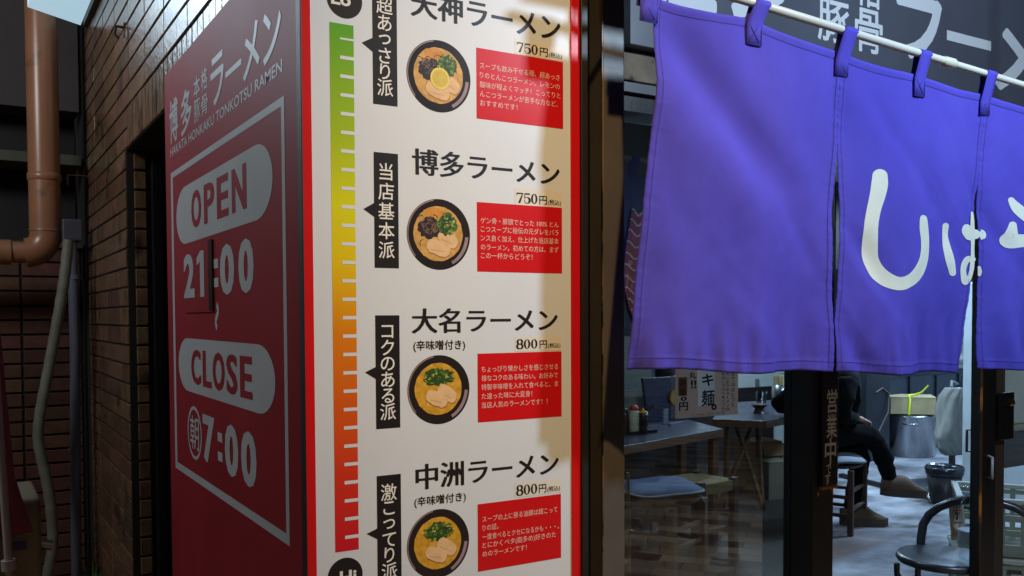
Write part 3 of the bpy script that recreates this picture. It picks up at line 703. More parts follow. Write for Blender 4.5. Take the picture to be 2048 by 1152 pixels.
# ================================================================== SHOPFRONT
YD = 2.05
shop = thing('ramen_shop', 'ramen restaurant front with black posts, dark header and lit interior', 'building', (5.5, 4.4, 0))
xa, xb = atY(1205, 400, YD).x, atY(1251, 560, YD).x
YCP = 1.60; xa = atY(1205, 560, YCP).x; xa1 = atY(1250, 560, YCP).x
mb = MB(); mb.bx(xa, xa1, YCP, YCP + 0.05, 0, 2.9); mb.build('corner_post', mat('post_paint', (82, 77, 72), 0.45, var=0.12, bump=0.12, bscale=50, stain=((120, 112, 100), 60, 0.76)), shop, bevel=0.004)
mb = MB(); mb.bx(xa - 0.0010, xa + 0.0015, YCP - 0.0010, YCP + 0.0015, 0.05, 2.9); mb.build('edge_glint', mat('edge_glint', (96, 74, 52), 0.4, var=0.6, scale=12, stain=((36, 30, 26), 18, 0.5)), shop)  # strip paints the bright edge highlight of the post, broken by wear
mb = MB(); mb.bx(1.13, xa1 - 0.005, YCP + 0.052, YD + 0.16, 0, 2.9); mb.build('pier', M_black, shop)
zh = atY(1256, 92, YD).z; zw0 = atY(1256, 155, YD).z; zf0 = atY(1256, 176, YD).z
mb = MB(); mb.bx(xb + 0.001, 6.2, YD + 0.02, YD + 0.09, zw0, zh - 0.002)
mb.build('weathered_beam', mat('weathered_wood', (112, 98, 82), 0.8, var=0.45, scale=11, bump=0.6, bscale=25, stain=((52, 44, 38), 14, 0.58)), shop, bevel=0.003)
mb = MB(); mb.bx(xb + 0.001, 6.2, YD + 0.03, YD + 0.09, zf0, zw0 - 0.002); mb.build('door_head', mat('grey_head', (74, 76, 82), 0.45, var=0.15), shop)
mb = MB(); mb.bx(xb + 0.001, 6.2, YD + 0.05, YD + 0.12, zf0 - 0.05, zf0 - 0.002); mb.build('door_track', M_black, shop)
mb = MB(); mb.bx(1.15, 11.0, 6.6, 6.7, 0, 2.8); mb.build('back_wall', mat('interior_white', (206, 210, 206), 0.7, var=0.05, scale=2), shop)
for q_ in ((11.0, 11.1, 2.0, 6.7, 0, 2.8), (1.05, 1.149, 2.82, 6.7, 0, 2.8), (6.2, 11.0, YD, YD + 0.1, 0, 2.8)): mb = MB(); mb.bx(*q_); mb.build('side_wall', mat('interior_white', (0, 0, 0)), shop)
mb = MB(); mb.bx(1.05, 11.1, YD + 0.13, 6.7, 2.801, 2.9); mb.bx(1.15, 11.0, YD + 0.1005, YD + 0.13, 2.25, 2.9); mb.build('ceiling', mat('interior_ceiling', (170, 172, 170), 0.8, var=0.05), shop)
mb = MB(); mb.bx(1.15, 7.1, 6.56, 6.598, 0.013, 0.72); mb.build('table_shade_panel', mat('table_shade', (34, 28, 26), 0.5, var=0.2), shop)  # dark panel added low on the wall as shade under the tables
# interior floor: sealed concrete
flm = bpy.data.materials.new('concrete_floor'); flm.use_nodes = True
nt = flm.node_tree; N = nt.nodes; L = nt.links; P = N['Principled BSDF']
tc = N.new('ShaderNodeTexCoord'); n1 = N.new('ShaderNodeTexNoise'); n1.inputs['Scale'].default_value = 2.2; n1.inputs['Detail'].default_value = 9; n1.inputs['Roughness'].default_value = 0.65
L.new(tc.outputs['Object'], n1.inputs[0]); cr = N.new('ShaderNodeValToRGB'); L.new(n1.outputs[0], cr.inputs[0]); L.new(cr.outputs[0], P.inputs['Base Color'])
cr.color_ramp.elements[0].position = 0.35; cr.color_ramp.elements[0].color = S(78, 78, 84); cr.color_ramp.elements[1].position = 0.68; cr.color_ramp.elements[1].color = S(176, 178, 184)
def mth(op, a, b=None, c=None):
    n_ = N.new('ShaderNodeMath'); n_.operation = op
    for k_, q_ in enumerate((a, b, c)):
        if q_ is None: continue
        if isinstance(q_, (int, float)): n_.inputs[k_].default_value = q_
        else: L.new(q_, n_.inputs[k_])
    return n_.outputs[0]
def sstep(v, a, b):
    n_ = N.new('ShaderNodeMapRange'); n_.interpolation_type = 'SMOOTHSTEP'; n_.inputs[1].default_value = a; n_.inputs[2].default_value = b; L.new(v, n_.inputs[0]); return n_.outputs[0]
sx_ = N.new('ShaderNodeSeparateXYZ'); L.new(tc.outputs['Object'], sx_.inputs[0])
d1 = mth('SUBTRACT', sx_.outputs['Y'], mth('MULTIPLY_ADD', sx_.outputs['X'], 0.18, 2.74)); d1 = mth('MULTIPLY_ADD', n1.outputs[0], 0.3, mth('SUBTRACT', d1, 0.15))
fac = mth('MULTIPLY', mth('MULTIPLY', sstep(d1, -0.05, 0.06), mth('SUBTRACT', 1.0, sstep(d1, 0.18, 0.5))), mth('SUBTRACT', 1.0, sstep(sx_.outputs['X'], 4.5, 5.6)))  # brown wedge paints the soft shadow near the chair into the floor colour
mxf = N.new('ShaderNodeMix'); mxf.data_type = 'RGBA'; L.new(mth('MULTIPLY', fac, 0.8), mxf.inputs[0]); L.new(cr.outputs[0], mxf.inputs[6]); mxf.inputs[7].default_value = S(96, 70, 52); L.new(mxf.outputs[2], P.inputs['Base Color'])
P.inputs['Roughness'].default_value = 0.42
bn = N.new('ShaderNodeBump'); bn.inputs['Strength'].default_value = 0.2; bn.inputs['Distance'].default_value = 0.01; L.new(n1.outputs[0], bn.inputs['Height']); L.new(bn.outputs[0], P.inputs['Normal'])
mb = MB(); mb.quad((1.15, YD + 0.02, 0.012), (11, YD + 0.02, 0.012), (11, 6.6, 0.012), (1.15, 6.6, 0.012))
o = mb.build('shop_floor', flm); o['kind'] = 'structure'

XS2 = 2.6
mb = MB(); fp_ = [(1.151, YD + 0.03), (XS2 + 0.6, YD + 0.03), (3.8, 3.25), (4.55, 3.85), (6.25, 5.2), (7.75, 6.55), (1.151, 6.59)]
mb.poly([(x_, y_, 0.016) for x_, y_ in fp_]); o = mb.build('seating_floor', mat('dark_floor_vinyl', (48, 40, 34), 0.45, var=0.25, scale=3)); o['kind'] = 'structure'
# header sign
hs = thing('shop_sign', 'wide dark grey shop sign with large white Japanese lettering above the door', 'sign', (3.5, YD, zh))
hm = mat('sign_slate', (80, 83, 94), 0.33, var=0.12, scale=2.5)
mb = MB(); mb.bx(xb + 0.001, 6.2, YD - 0.02, YD + 0.05, zh, zh + 0.75); mb.build('board', hm, hs, bevel=0.002)
HY = YD - 0.02
def hd(h0): return lambda x, z, h=0.0: (x, HY - h0 - h, z)
def hx(x, y=60): return atY(x, y, HY).x
def hz(x, y): return atY(x, y, HY).z
l_ = MB()
ms = mat('sign_lettering_white', (206, 210, 214), 0.4, var=0.03)
zt_, zb_ = hz(1838, -52), hz(1838, 116)
letter(l_, 'ラ', hd(0.001), hx(1795), hx(1880), zb_, zt_, bold=0.035, fit='all')
letter(l_, 'メ', hd(0.001), hx(1992, 100), hx(2085, 100), hz(2030, 182), hz(2030, 38), bold=0.035, fit='all')
letter(l_, '豚', hd(0.001), hx(1636), hx(1698), hz(1665, 84), hz(1665, 0), bold=0.016, fit='all')
letter(l_, '骨', hd(0.001), hx(1710), hx(1764), hz(1737, 105), hz(1737, 20), bold=0.016, fit='all')
letter(l_, '本', hd(0.001), hx(1640), hx(1698), hz(1665, -10), hz(1665, -92), bold=0.016, fit='all')
letter(l_, '格', hd(0.001), hx(1710), hx(1762), hz(1737, 14), hz(1737, -72), bold=0.016, fit='all')
zz0, zz1 = hz(1893.5, 80), hz(1893.5, 60); t = hd(0.001)
l_.poly([t(hx(1893.5), zz0), t(hx(1982), zz0), t(hx(1982), zz1), t(hx(1893.5), zz1)])
letter(l_, '博', hd(0.001), hx(1300), hx(1430), hz(1302, 58), hz(1302, -190), bold=0.03, fit='all')
letter(l_, '多', hd(0.001), hx(1465), hx(1590), hz(1520, 42), hz(1520, -180), bold=0.03, fit='all')
letter(l_, 'ン', hd(0.001), hx(2110, 150), hx(2190, 150), hz(2150, 205), hz(2150, 75), bold=0.035, fit='all')
l_.build('lettering', ms, hs)

# sliding doors
def bear(x): return math.tan(R(31.2) + math.atan((x - 1024) / FPX))
XP0 = YD * bear(1627); XP1 = YD * bear(1669); YPB = XP0 / bear(1583)
gm = glass('tinted_glass', 3.0, (0.80, 0.82, 0.82, 1)); gn = gm.node_tree
tcg = gn.nodes.new('ShaderNodeTexCoord'); nzg = gn.nodes.new('ShaderNodeTexNoise'); nzg.inputs['Scale'].default_value = 3.0; nzg.inputs['Detail'].default_value = 7; nzg.inputs['Distortion'].default_value = 1.5
gn.links.new(tcg.outputs['Object'], nzg.inputs[0]); mrg = gn.nodes.new('ShaderNodeMapRange'); mrg.inputs[1].default_value = 0.45; mrg.inputs[2].default_value = 0.8; mrg.inputs[3].default_value = 0.005; mrg.inputs[4].default_value = 0.05
gn.links.new(nzg.outputs[0], mrg.inputs[0]); gn.links.new(mrg.outputs[0], [n_ for n_ in gn.nodes if n_.bl_idname == 'ShaderNodeBsdfAnisotropic' or n_.bl_idname == 'ShaderNodeBsdfGlossy'][0].inputs['Roughness'])
dl = thing('sliding_door', 'closed glazed sliding door with dark tinted pane left of the entrance', 'door', (2.0, YPB + 0.02, 0))
D0, D1 = YPB + 0.004, YPB + 0.04
ztr = zf0 - 0.052
for x0_, x1_ in ((XP0 + 0.006, XP1 - 0.006), (xb + 0.002, xb + 0.03)):
    mb = MB(); mb.bx(x0_, x1_, D0 + 0.002, D1 - 0.002, 0.03, ztr); mb.build('stile', M_black, dl, bevel=0.003)
mb = MB(); mb.bx(xb + 0.031, XP0 + 0.005, D0 + 0.003, D1 - 0.003, 0.03, 0.22); mb.build('bottom_rail', M_black, dl)
mb = MB(); mb.bx(xb + 0.031, XP0 + 0.005, D0 + 0.014, D0 + 0.019, 0.221, ztr); mb.build('glass_pane', glass('tinted_glass', 3.0, (0.80, 0.82, 0.82, 1)), dl)
d2 = thing('door_post', 'worn dark door post with bare orange wood patches beside the open entrance', 'post', ((XP0 + XP1) / 2, YD, 0))
mb = MB(); mb.bx(XP0, XP1, YD, YPB, 0.03, ztr); mb.build('shaft', mat('worn_black_wood', (46, 43, 42), 0.5, var=0.2, bump=0.3, bscale=40, stain=((186, 116, 44), 7, 0.71)), d2, bevel=0.003)
rnd = random.Random(21)
def patch(px_pts):
    m_ = MB(); m_.poly([(lambda c: (min(c.x, XP1 - 0.001), YD - 0.0007, c.z))(atY(x_, y_, YD)) for x_, y_ in px_pts]); m_.build('bare_patch', mat('bare_wood', (196, 128, 52), 0.6, var=0.35, scale=30), d2)
patch([(1660, 976), (1664, 985), (1666, 1000), (1665, 1015), (1667, 1028), (1670, 1012), (1673, 1000), (1672, 985), (1674, 972), (1666, 968)])
patch([(1668, 1040), (1670, 1052), (1669, 1075), (1671, 1090), (1673, 1070), (1672, 1050)])
patch([(1634, 985), (1637, 983), (1638, 990), (1635, 994)])
# open-for-business plaque
YPl = YD - 0.0165
pq = thing('wooden_plaque', 'narrow black wooden plaque with gold brush lettering hung on the door post', 'plaque', (atY(1657, 850, YPl).x, YPl, 0.95))
pa = atY(1651, 735, YPl).x; pb = atY(1677, 735, YPl).x; pz0 = atY(1655, 972, YPl).z
mb = MB(); mb.bx(pa - 0.012, pb + 0.002, YPl, YPl + 0.0145, pz0, 1.45); mb.build('board', mat('plaque_black', (40, 38, 38), 0.45, var=0.15), pq, bevel=0.003)
mb = MB(); mb.bx(pa - 0.012, pb + 0.002, YPl - 0.0008, YPl + 0.0145, pz0 - 0.012, pz0 - 0.0005); mb.build('bare_edge', mat('bare_wood', (196, 128, 52), 0.6, var=0.35, scale=30), pq, bevel=0.002)
l_ = MB(); t = lambda x, z, h=0.0: (x, YPl - 0.0012 - h, z)
for ch, x, y, s_ in (('営', 1664, 802, 24), ('業', 1663, 852, 24), ('中', 1660.5, 902, 26), ('で', 1657, 938, 11), ('す', 1655, 958, 13)):
    c = atY(x, y, YPl); hw = (atY(x + 10 * s_ / 24, y, YPl).x - atY(x - 10 * s_ / 24, y, YPl).x) / 2; hh = (atY(x, y - s_, YPl).z - atY(x, y + s_ * 0.95, YPl).z) / 2 * (1 if s_ > 20 else 0.85)
    letter(l_, ch, t, c.x - hw, c.x + hw, c.z - hh, c.z + hh, bold=0.02, fit='all')
l_.build('lettering', mat('gold_paint', (250, 242, 200), 0.4, var=0.08), pq)
# right sliding door
dr = thing('sliding_door', 'slid-open black sliding door with silver handle and brass lock at the right edge', 'door', (3.4, YD, 0))
E0 = YD + 0.01
q = lambda x, y=900: atY(x, y, E0).x
XR0 = (E0 + 0.045) * bear(1943)
mb = MB(); mb.bx(XR0, q(1992), E0, E0 + 0.045, 0.03, ztr); mb.build('stile', M_black, dr, bevel=0.003)
mb = MB(); mb.bx(XR0 - 0.001, XR0 + 0.006, E0 - 0.001, E0 + 0.006, 0.03, ztr); mb.build('worn_edge', mat('worn_edge', (70, 44, 26), 0.55, var=0.5, scale=9, stain=((206, 126, 50), 5, 0.52)), dr)
mb = MB(); mb.bx(q(1992) + 0.001, q(2013), E0 + 0.008, E0 + 0.03, 0.03, ztr); mb.build('inner_stile', mat('brown_stile', (58, 46, 38), 0.5, var=0.2), dr, bevel=0.002)
mb = MB(); mb.bx(q(2013) + 0.001, q(2013) + 0.9, E0 + 0.016, E0 + 0.021, 0.2, ztr); mb.build('glass_pane', glass('window_glass'), dr)
def Dh(x0, y0, y1, yy): a_ = atY(x0, y0, yy); b_ = atY(x0, y1, yy); return a_, b_
a, b = Dh(1985, 915, 957, E0 - 0.03); mb = MB(); xo = atY(1976, 915, E0).x
mb.tube([(xo, E0, a.z), (a.x, E0 - 0.03, a.z), (a.x, E0 - 0.03, b.z), (xo, E0, b.z)], 0.0055, 8); mb.build('handle', mat('handle_grey', (170, 172, 174), 0.35, var=0.08), dr)
a = atY(2016, 830, E0 - 0.012); mb = MB(); mb.bx(atY(1993, 830, E0).x, atY(2022, 830, E0).x, E0 - 0.014, E0 + 0.001, atY(2000, 880, E0).z, atY(2000, 785, E0).z); lk = mb.build('lock', mat('lock_black', (18, 17, 17), 0.3), dr, bevel=0.004)
c = atY(2024, 805, E0 - 0.02); mb = MB(); mb.tube([(c.x - 0.03, E0 - 0.02, c.z), (c.x, E0 - 0.02, c.z)], 0.014, 14); mb.build('cylinder', mat('brass', (150, 118, 66), 0.35, metal=1.0), lk)
# white fridge further inside, seen beside the door stile
wd = thing('fridge', 'tall pale fridge with a dark handle seen left of the black door stile', 'fridge', (7.1, 4.0, 0))
FX = 6.8; fy0 = FX / math.tan(R(31.2) + math.atan((1926 - 1024) / FPX))
mb = MB(); mb.bx(FX, FX + 0.62, fy0 - 0.62, fy0, 0.02, 1.70); mb.build('cabinet', mat('pale_enamel', (186, 196, 200), 0.35, var=0.05), wd, bevel=0.012)
a1 = atX(1934, 860, FX - 0.03); b1 = atX(1934, 903, FX - 0.03); mb = MB(); mb.tube([(FX, a1.y - 0.05, a1.z), (FX - 0.03, a1.y, a1.z), (FX - 0.03, a1.y, b1.z), (FX, a1.y - 0.05, b1.z)], 0.011, 8); mb.build('handle', M_black, wd)

# ================================================================== NOREN
YN = 1.42
pole = thing('curtain_pole', 'white telescopic pole carrying the purple shop curtain', 'pole', (2.0, YN, 2.1))
def pz(x): return 2.112 - 0.044 * (x - 1.625)
mw = mat('pole_white', (206, 206, 196), 0.32, var=0.05)
mb = MB(); xc = atY(1898, 128, YN).x
mb.tube([(1.12, YN, pz(1.12)), (xc, YN, pz(xc))], 0.0098, 18); mb.tube([(xc, YN, pz(xc)), (3.05, YN, pz(3.05))], 0.0088, 18); mb.build('rod', mw, pole)
mb = MB(); mb.tube([(xc - 0.026, YN, pz(xc - 0.026)), (xc - 0.022, YN, pz(xc)), (xc + 0.016, YN, pz(xc + 0.016)), (xc + 0.026, YN, pz(xc + 0.026))], [0.0105, 0.0128, 0.0128, 0.0095], 18); mb.build('collar', mat('collar_cream', (206, 204, 184), 0.35), pole)
mb = MB(); mb.tube([(1.26, YN, pz(1.26) - 0.012), (1.26, YN - 0.014, pz(1.26)), (1.26, YN, 2.2), (1.26, YN, 2.62), (1.26, YD, 2.66)], 0.005, 8); mb.build('hanger', M_black, pole); mb = MB(); mb.tube([(2.98, YN, pz(2.98) - 0.012), (2.98, YN - 0.012, pz(2.98)), (2.98, YN, 2.2), (2.98, YN, 2.7), (2.98, YD, 2.74)], 0.005, 8)
mb.build('hanger', M_black, pole)
es = thing('shade_box', 'unseen black box added above the left end of the curtain to cast shade', 'sign', (1.55, 1.44, 2.245))
mb = MB(); mb.bx(1.16, 1.535, 1.40, 1.48, 2.17, 2.95); mb.build('box', M_black, es, bevel=0.004)  # unseen box added to block lamplight from the menu sign and corner post
mb = MB(); mb.bar((1.33, 1.481, 2.8), (1.33, YD + 0.0, 2.8), 0.03, 0.03); mb.build('arm', M_black, es)
noren = thing('shop_curtain', 'purple split shop curtain with white brush letters hanging across the entrance', 'curtain', (1.9, YN, 1.3))
clm = bpy.data.materials.new('purple_cloth'); clm.use_nodes = True
nt = clm.node_tree; N = nt.nodes; L = nt.links; P = N['Principled BSDF']
tc = N.new('ShaderNodeTexCoord'); n1 = N.new('ShaderNodeTexNoise'); n1.inputs['Scale'].default_value = 2.2; n1.inputs['Detail'].default_value = 10; n1.inputs['Roughness'].default_value = 0.62
L.new(tc.outputs['Object'], n1.inputs[0]); mx = N.new('ShaderNodeMix'); mx.data_type = 'RGBA'
mx.inputs[6].default_value = S(66, 59, 168); mx.inputs[7].default_value = S(98, 90, 202); L.new(n1.outputs[0], mx.inputs[0]); L.new(mx.outputs[2], P.inputs['Base Color'])
P.inputs['Roughness'].default_value = 0.95; P.inputs['Specular IOR Level'].default_value = 0.08
wv = N.new('ShaderNodeTexWave'); wv.inputs['Scale'].default_value = 260; wv.bands_direction = 'Z'; wv2 = N.new('ShaderNodeTexWave'); wv2.inputs['Scale'].default_value = 260; wv2.bands_direction = 'X'
L.new(tc.outputs['Object'], wv.inputs[0]); L.new(tc.outputs['Object'], wv2.inputs[0])
ad = N.new('ShaderNodeMath'); L.new(wv.outputs[0 + 1], ad.inputs[0]); L.new(wv2.outputs[1], ad.inputs[1])
n3 = N.new('ShaderNodeTexNoise'); n3.inputs['Scale'].default_value = 22; n3.inputs['Detail'].default_value = 3; L.new(tc.outputs['Object'], n3.inputs[0])
ad2 = N.new('ShaderNodeMath'); ad2.operation = 'MULTIPLY_ADD'; ad2.inputs[1].default_value = 0.12; L.new(ad.outputs[0], ad2.inputs[0]); L.new(n3.outputs[0], ad2.inputs[2])
bn = N.new('ShaderNodeBump'); bn.inputs['Strength'].default_value = 0.35; bn.inputs['Distance'].default_value = 0.006; L.new(ad2.outputs[0], bn.inputs['Height']); L.new(bn.outputs[0], P.inputs['Normal'])
stm = mat('purple_thread', (52, 40, 118), 0.8, var=0)
def sst(a, b, x):
    t_ = max(0, min(1, (x - a) / (b - a))); return t_ * t_ * (3 - 2 * t_)
def fold(x, z):
    d = (2.07 - z) / 0.75                                   # 0 at the top, 1 at the hem
    y = 0.016 * d * math.sin(x * 11 + 0.8 + 1.5 * d) + 0.008 * d * d * math.sin(x * 27 + 2.1)
    # diagonal drape from the first tab
    s_ = (x - 1.18) * 0.66 + (z - 2.07) * 0.75
    l_ = (x - 1.18) * 0.75 - (z - 2.07) * 0.66
    y += 0.024 * math.exp(-(s_ / 0.055) ** 2) * sst(0.0, 0.15, l_) * (1 - sst(0.35, 0.62, l_))
    y -= 0.014 * math.exp(-((s_ + 0.10) / 0.07) ** 2) * sst(0.0, 0.15, l_) * (1 - sst(0.4, 0.7, l_))
    # pulls below the other tabs
    for tx in (1.46, 1.745, 2.02, 2.29):
        y += 0.004 * math.exp(-((x - tx - 0.25 * d * 0.2) / (0.03 + 0.08 * d)) ** 2) * (1 - 0.4 * d)
    # left border folds back towards the bottom
    y += 0.012 * math.exp(-((x - 1.15) / 0.04) ** 2) * d * d
    # hem pucker
    h_ = sst(0.80, 1.0, d)
    y += h_ * (0.004 * math.sin(x * 95 + 3 * math.sin(x * 9)) + 0.003 * math.sin(x * 61 + 1.0))
    nv3 = mnoise.noise
    y += 0.010 * nv3((x * 4.5, z * 2.2, 1.7)) * (0.3 + d) + 0.0045 * nv3((x * 11 + z * 4, z * 6, 5.1)) * (0.5 + d) + 0.0014 * nv3((x * 30 - z * 11, z * 16, 9.3)) * (0.5 + d)
    y += 0.006 * max(0, nv3((x * 9 + z * 9, x * 2 - z * 2, 3.3))) ** 2 * 4 * d
    # wide fold at the third panel's left
    y += 0.006 * sst(0.35, 1.0, d) * math.exp(-((x - 2.33) / 0.05) ** 2) - 0.012 * sst(0.35, 1, d) * math.exp(-((x - 2.44) / 0.06) ** 2)
    return y
def P2(x, y): p_ = atY(x, y, YN); return (p_.x, p_.z)
def pl(pts):
    q_ = [P2(*p_) for p_ in pts]
    def f_(v):
        zt__, zb__ = q_[0][1], q_[-1][1]; z_ = zt__ + (zb__ - zt__) * v
        for (xa_, za_), (xb_, zb2) in zip(q_, q_[1:]):
            if z_ >= zb2 - 1e-9:
                t_ = (za_ - z_) / max(1e-9, za_ - zb2); return (xa_ + (xb_ - xa_) * t_, z_)
        return q_[-1]
    return f_
ed = [(pl([(1308, -4), (1307, 160), (1300, 300), (1293, 400), (1286, 520), (1278, 640), (1272, 741)]), pl([(1688, 107), (1684, 200), (1681, 286), (1671, 430), (1670, 560), (1673, 650), (1672, 746)])),
      (pl([(1685, 107), (1681, 200), (1679, 286), (1687, 430), (1681, 560), (1675.5, 650), (1677, 747)]), pl([(1974, 191), (1970, 270), (1966, 350), (1957, 450), (1950, 560), (1936, 650), (1925, 746)])),
      (pl([(1971, 191), (1967, 270), (1964, 350), (1967, 450), (1966, 560), (1964, 650), (1963, 741)]), lambda v: (2.90, 2.0 + (1.30 - 2.0) * v))]
def ztopf(x):
    t_ = [(1.17, 2.082), (1.452, 2.084), (1.74, 2.056), (2.026, 2.041), (2.30, 2.027), (2.9, 2.0)]
    for (a_, za_), (b_, zb2) in zip(t_, t_[1:]):
        if x <= b_:
            u_ = (x - a_) / (b_ - a_); return za_ + (zb2 - za_) * u_ - 0.006 * math.sin(math.pi * max(0, min(1, u_)))
    return 2.0
for i, (Lf, Rf) in enumerate(ed):
    mb = MB(); nu, nv = 110, 130; vs = []
    for a in range(nv + 1):
        v = a / nv; l0, r0 = Lf(v), Rf(v)
        for b in range(nu + 1):
            u = b / nu; x = l0[0] + (r0[0] - l0[0]) * u; z = l0[1] + (r0[1] - l0[1]) * u
            lin = Lf(0)[1] + (Rf(0)[1] - Lf(0)[1]) * u
            z += (ztopf(x) - lin) * (1 - v)
            z += 0.004 * math.sin(u * 9 + i) * v * v
            vs.append((x, YN + fold(x, z), z))
    fs = [(a * (nu + 1) + b, a * (nu + 1) + b + 1, (a + 1) * (nu + 1) + b + 1, (a + 1) * (nu + 1) + b) for a in range(nv) for b in range(nu)]
    # slightly heavier doubled hems: push border rows forward by a millimetre
    for a in range(nv + 1):
        for b in range(nu + 1):
            if a <= 2 or a >= nv - 4 or b <= 3 or b >= nu - 3:
                k = a * (nu + 1) + b; vs[k] = (vs[k][0], vs[k][1] - 0.0016, vs[k][2])
    for a in range(nv + 1):
        for b in range(nu + 1):
            ed_ = min(b, nu - b); eb_ = nv - a; k = a * (nu + 1) + b; q_ = 0
            if ed_ < 9: q_ += 0.0006 * (1 - ed_ / 9) * (math.sin(a * 1.9 + 2 * math.sin(a * 0.31)) + 0.6 * math.sin(a * 0.83))
            if eb_ < 16: q_ += 0.0010 * (1 - eb_ / 16) * (math.sin(b * 1.75 + 2 * math.sin(b * 0.23)) + 0.7 * math.sin(b * 0.7 + 0.12 * eb_))
            vs[k] = (vs[k][0], vs[k][1] + q_, vs[k][2])
    mb.add(vs, fs, 0, True)
    pan = mb.build('panel', clm, noren, solid=0.0012)
    # stitching
    st = MB()
    def line(idx):
        for k in range(0, len(idx) - 1):
            p_, q_ = Vector(vs[idx[k]]), Vector(vs[idx[k + 1]]); d_ = (q_ - p_); n_ = Vector((d_.z, 0, -d_.x)).normalized() * 0.0007; o_ = Vector((0, -0.0018, 0)); q_ = p_ + d_ * 0.8
            st.add([p_ + o_ - n_, q_ + o_ - n_, q_ + o_ + n_, p_ + o_ + n_], [(0, 1, 2, 3)])
    line([4 * 0 + 3 * (nu + 1) + b for b in range(nu + 1)]); line([(nv - 4) * (nu + 1) + b for b in range(nu + 1)])
    line([a * (nu + 1) + 3 for a in range(nv + 1)]); line([a * (nu + 1) + nu - 3 for a in range(nv + 1)])
    st.build('stitching', stm, pan)
# tabs over the pole
for xp, wtab, skew in ((1295, 0.045, 0.010), (1507, 0.045, 0.020), (1685, 0.045, 0.020), (1838, 0.042, 0.018), (1972, 0.042, 0.016), (2120, 0.042, 0.016)):
    x = atY(xp, 100, YN).x; zt_ = ztopf(x); zp = pz(x + skew); mb = MB(); path = []
    path.append((0.0, fold(x, zt_ - 0.05) - 0.0035, zt_ - 0.052)); path.append((0.0, fold(x, zt_ - 0.02) - 0.0045, zt_ - 0.02)); path.append((0.15, -0.004, zt_ + 0.002))
    path.append((0.8, -0.0105, zp - 0.004))
    for k in range(7): a = R(190 - 200 * k / 6); path.append((1.0, 0.0112 * math.cos(a), zp + 0.0112 * math.sin(a)))
    path.append((0.6, 0.011, (zp + zt_) / 2 - 0.004)); path.append((-0.15, 0.006 + fold(x, zt_), zt_ - 0.02))
    vs = []
    for sk, dy, z in path:
        xx = x + skew * sk
        for j in range(4): vs.append((xx - wtab / 2 + wtab * j / 3, YN + dy, z))
    fs = [(i * 4 + j, i * 4 + j + 1, (i + 1) * 4 + j + 1, (i + 1) * 4 + j) for i in range(len(path) - 1) for j in range(3)]
    mb.add(vs, fs, 0, True); tb = mb.build('tab', clm, noren, solid=0.001)
    st = MB(); ya = YN + fold(x, zt_ - 0.05) - 0.0052
    for (xa_, za_), (xb_, zb2) in (((-1, -0.052), (1, -0.052)), ((-1, -0.052), (-1, -0.004)), ((1, -0.052), (1, -0.004)), ((-0.7, -0.045), (0.7, -0.008)), ((0.7, -0.045), (-0.7, -0.008))):
        p_ = Vector((x + xa_ * wtab / 2 * 0.96, ya, zt_ + za_)); q_ = Vector((x + xb_ * wtab / 2 * 0.96, ya, zt_ + zb2)); st.bar(p_, q_, 0.0012, 0.0006)
    st.build('stitching', stm, tb)
# brush letters
lett = [0]
def stroke(mb, pts, off=0.0014):
    """pts: pixel centreline (crop scale 3.6 from 1680,300) with half widths"""
    lett[0] += 1; off += lett[0] * 0.00006
    c = [(1680 + x / 3.6, 300 + y / 3.6, w_ / 3.6) for x, y, w_ in pts]
    fine = []
    for i in range(len(c) - 1):
        a = c[max(i - 1, 0)]; b = c[i]; d = c[i + 1]; e = c[min(i + 2, len(c) - 1)]
        for k in range(8):
            t_ = k / 8
            fine.append(tuple(0.5 * (2 * b[j] + (d[j] - a[j]) * t_ + (2 * a[j] - 5 * b[j] + 4 * d[j] - e[j]) * t_ * t_ + (3 * b[j] - a[j] - 3 * d[j] + e[j]) * t_ ** 3) for j in range(3)))
    fine.append(c[-1])
    # rounded ends
    def capn(p_, q_, n=6):
        dx, dy = p_[0] - q_[0], p_[1] - q_[1]; l_ = math.hypot(dx, dy) or 1; dx /= l_; dy /= l_; r_ = p_[2]
        return [(p_[0] + dx * r_ * math.sin(R(90 * k / n)), p_[1] + dy * r_ * math.sin(R(90 * k / n)), max(0.05, r_ * math.cos(R(90 * k / n)))) for k in range(1, n + 1)]
    fine = list(reversed(capn(fine[0], fine[1]))) + fine + capn(fine[-1], fine[-2])
    n = len(fine); vs = []; K = 7
    for i, (x, y, w_) in enumerate(fine):
        a = fine[max(i - 1, 0)]; b = fine[min(i + 1, n - 1)]; dx, dy = b[0] - a[0], b[1] - a[1]; l_ = math.hypot(dx, dy) or 1
        nx, ny = -dy / l_, dx / l_
        for j in range(K):
            s_ = (j / (K - 1) * 2 - 1) * w_; X, Z = P2(x + nx * s_, y + ny * s_); vs.append((X, YN + fold(X, Z) - off - 0.0036 * math.exp(-((X - 2.305) / 0.036) ** 2), Z))
    mb.add(vs, [(i * K + j, i * K + j + 1, (i + 1) * K + j + 1, (i + 1) * K + j) for i in range(n - 1) for j in range(K - 1)], 0, True)
mb = MB()
stroke(mb, [(286, 185, 48), (282, 250, 53), (268, 330, 50), (243, 440, 43), (226, 560, 42), (226, 690, 43), (238, 800, 46), (290, 905, 52), (390, 962, 48), (490, 938, 45), (562, 868, 45), (605, 770, 36), (612, 660, 31), (600, 560, 36), (596, 500, 32)])
stroke(mb, [(770, 548, 24), (766, 620, 25), (772, 700, 32), (788, 790, 37), (806, 880, 28)])
stroke(mb, [(932, 578, 46), (955, 596, 52), (985, 603, 44), (1004, 604, 34)])
stroke(mb, [(977, 450, 9), (980, 510, 15), (981, 600, 17), (980, 700, 14), (980, 790, 16), (975, 850, 17)])
stroke(mb, [(985, 785, 18), (935, 790, 24), (905, 860, 25), (914, 940, 30), (952, 920, 20), (974, 860, 16)])
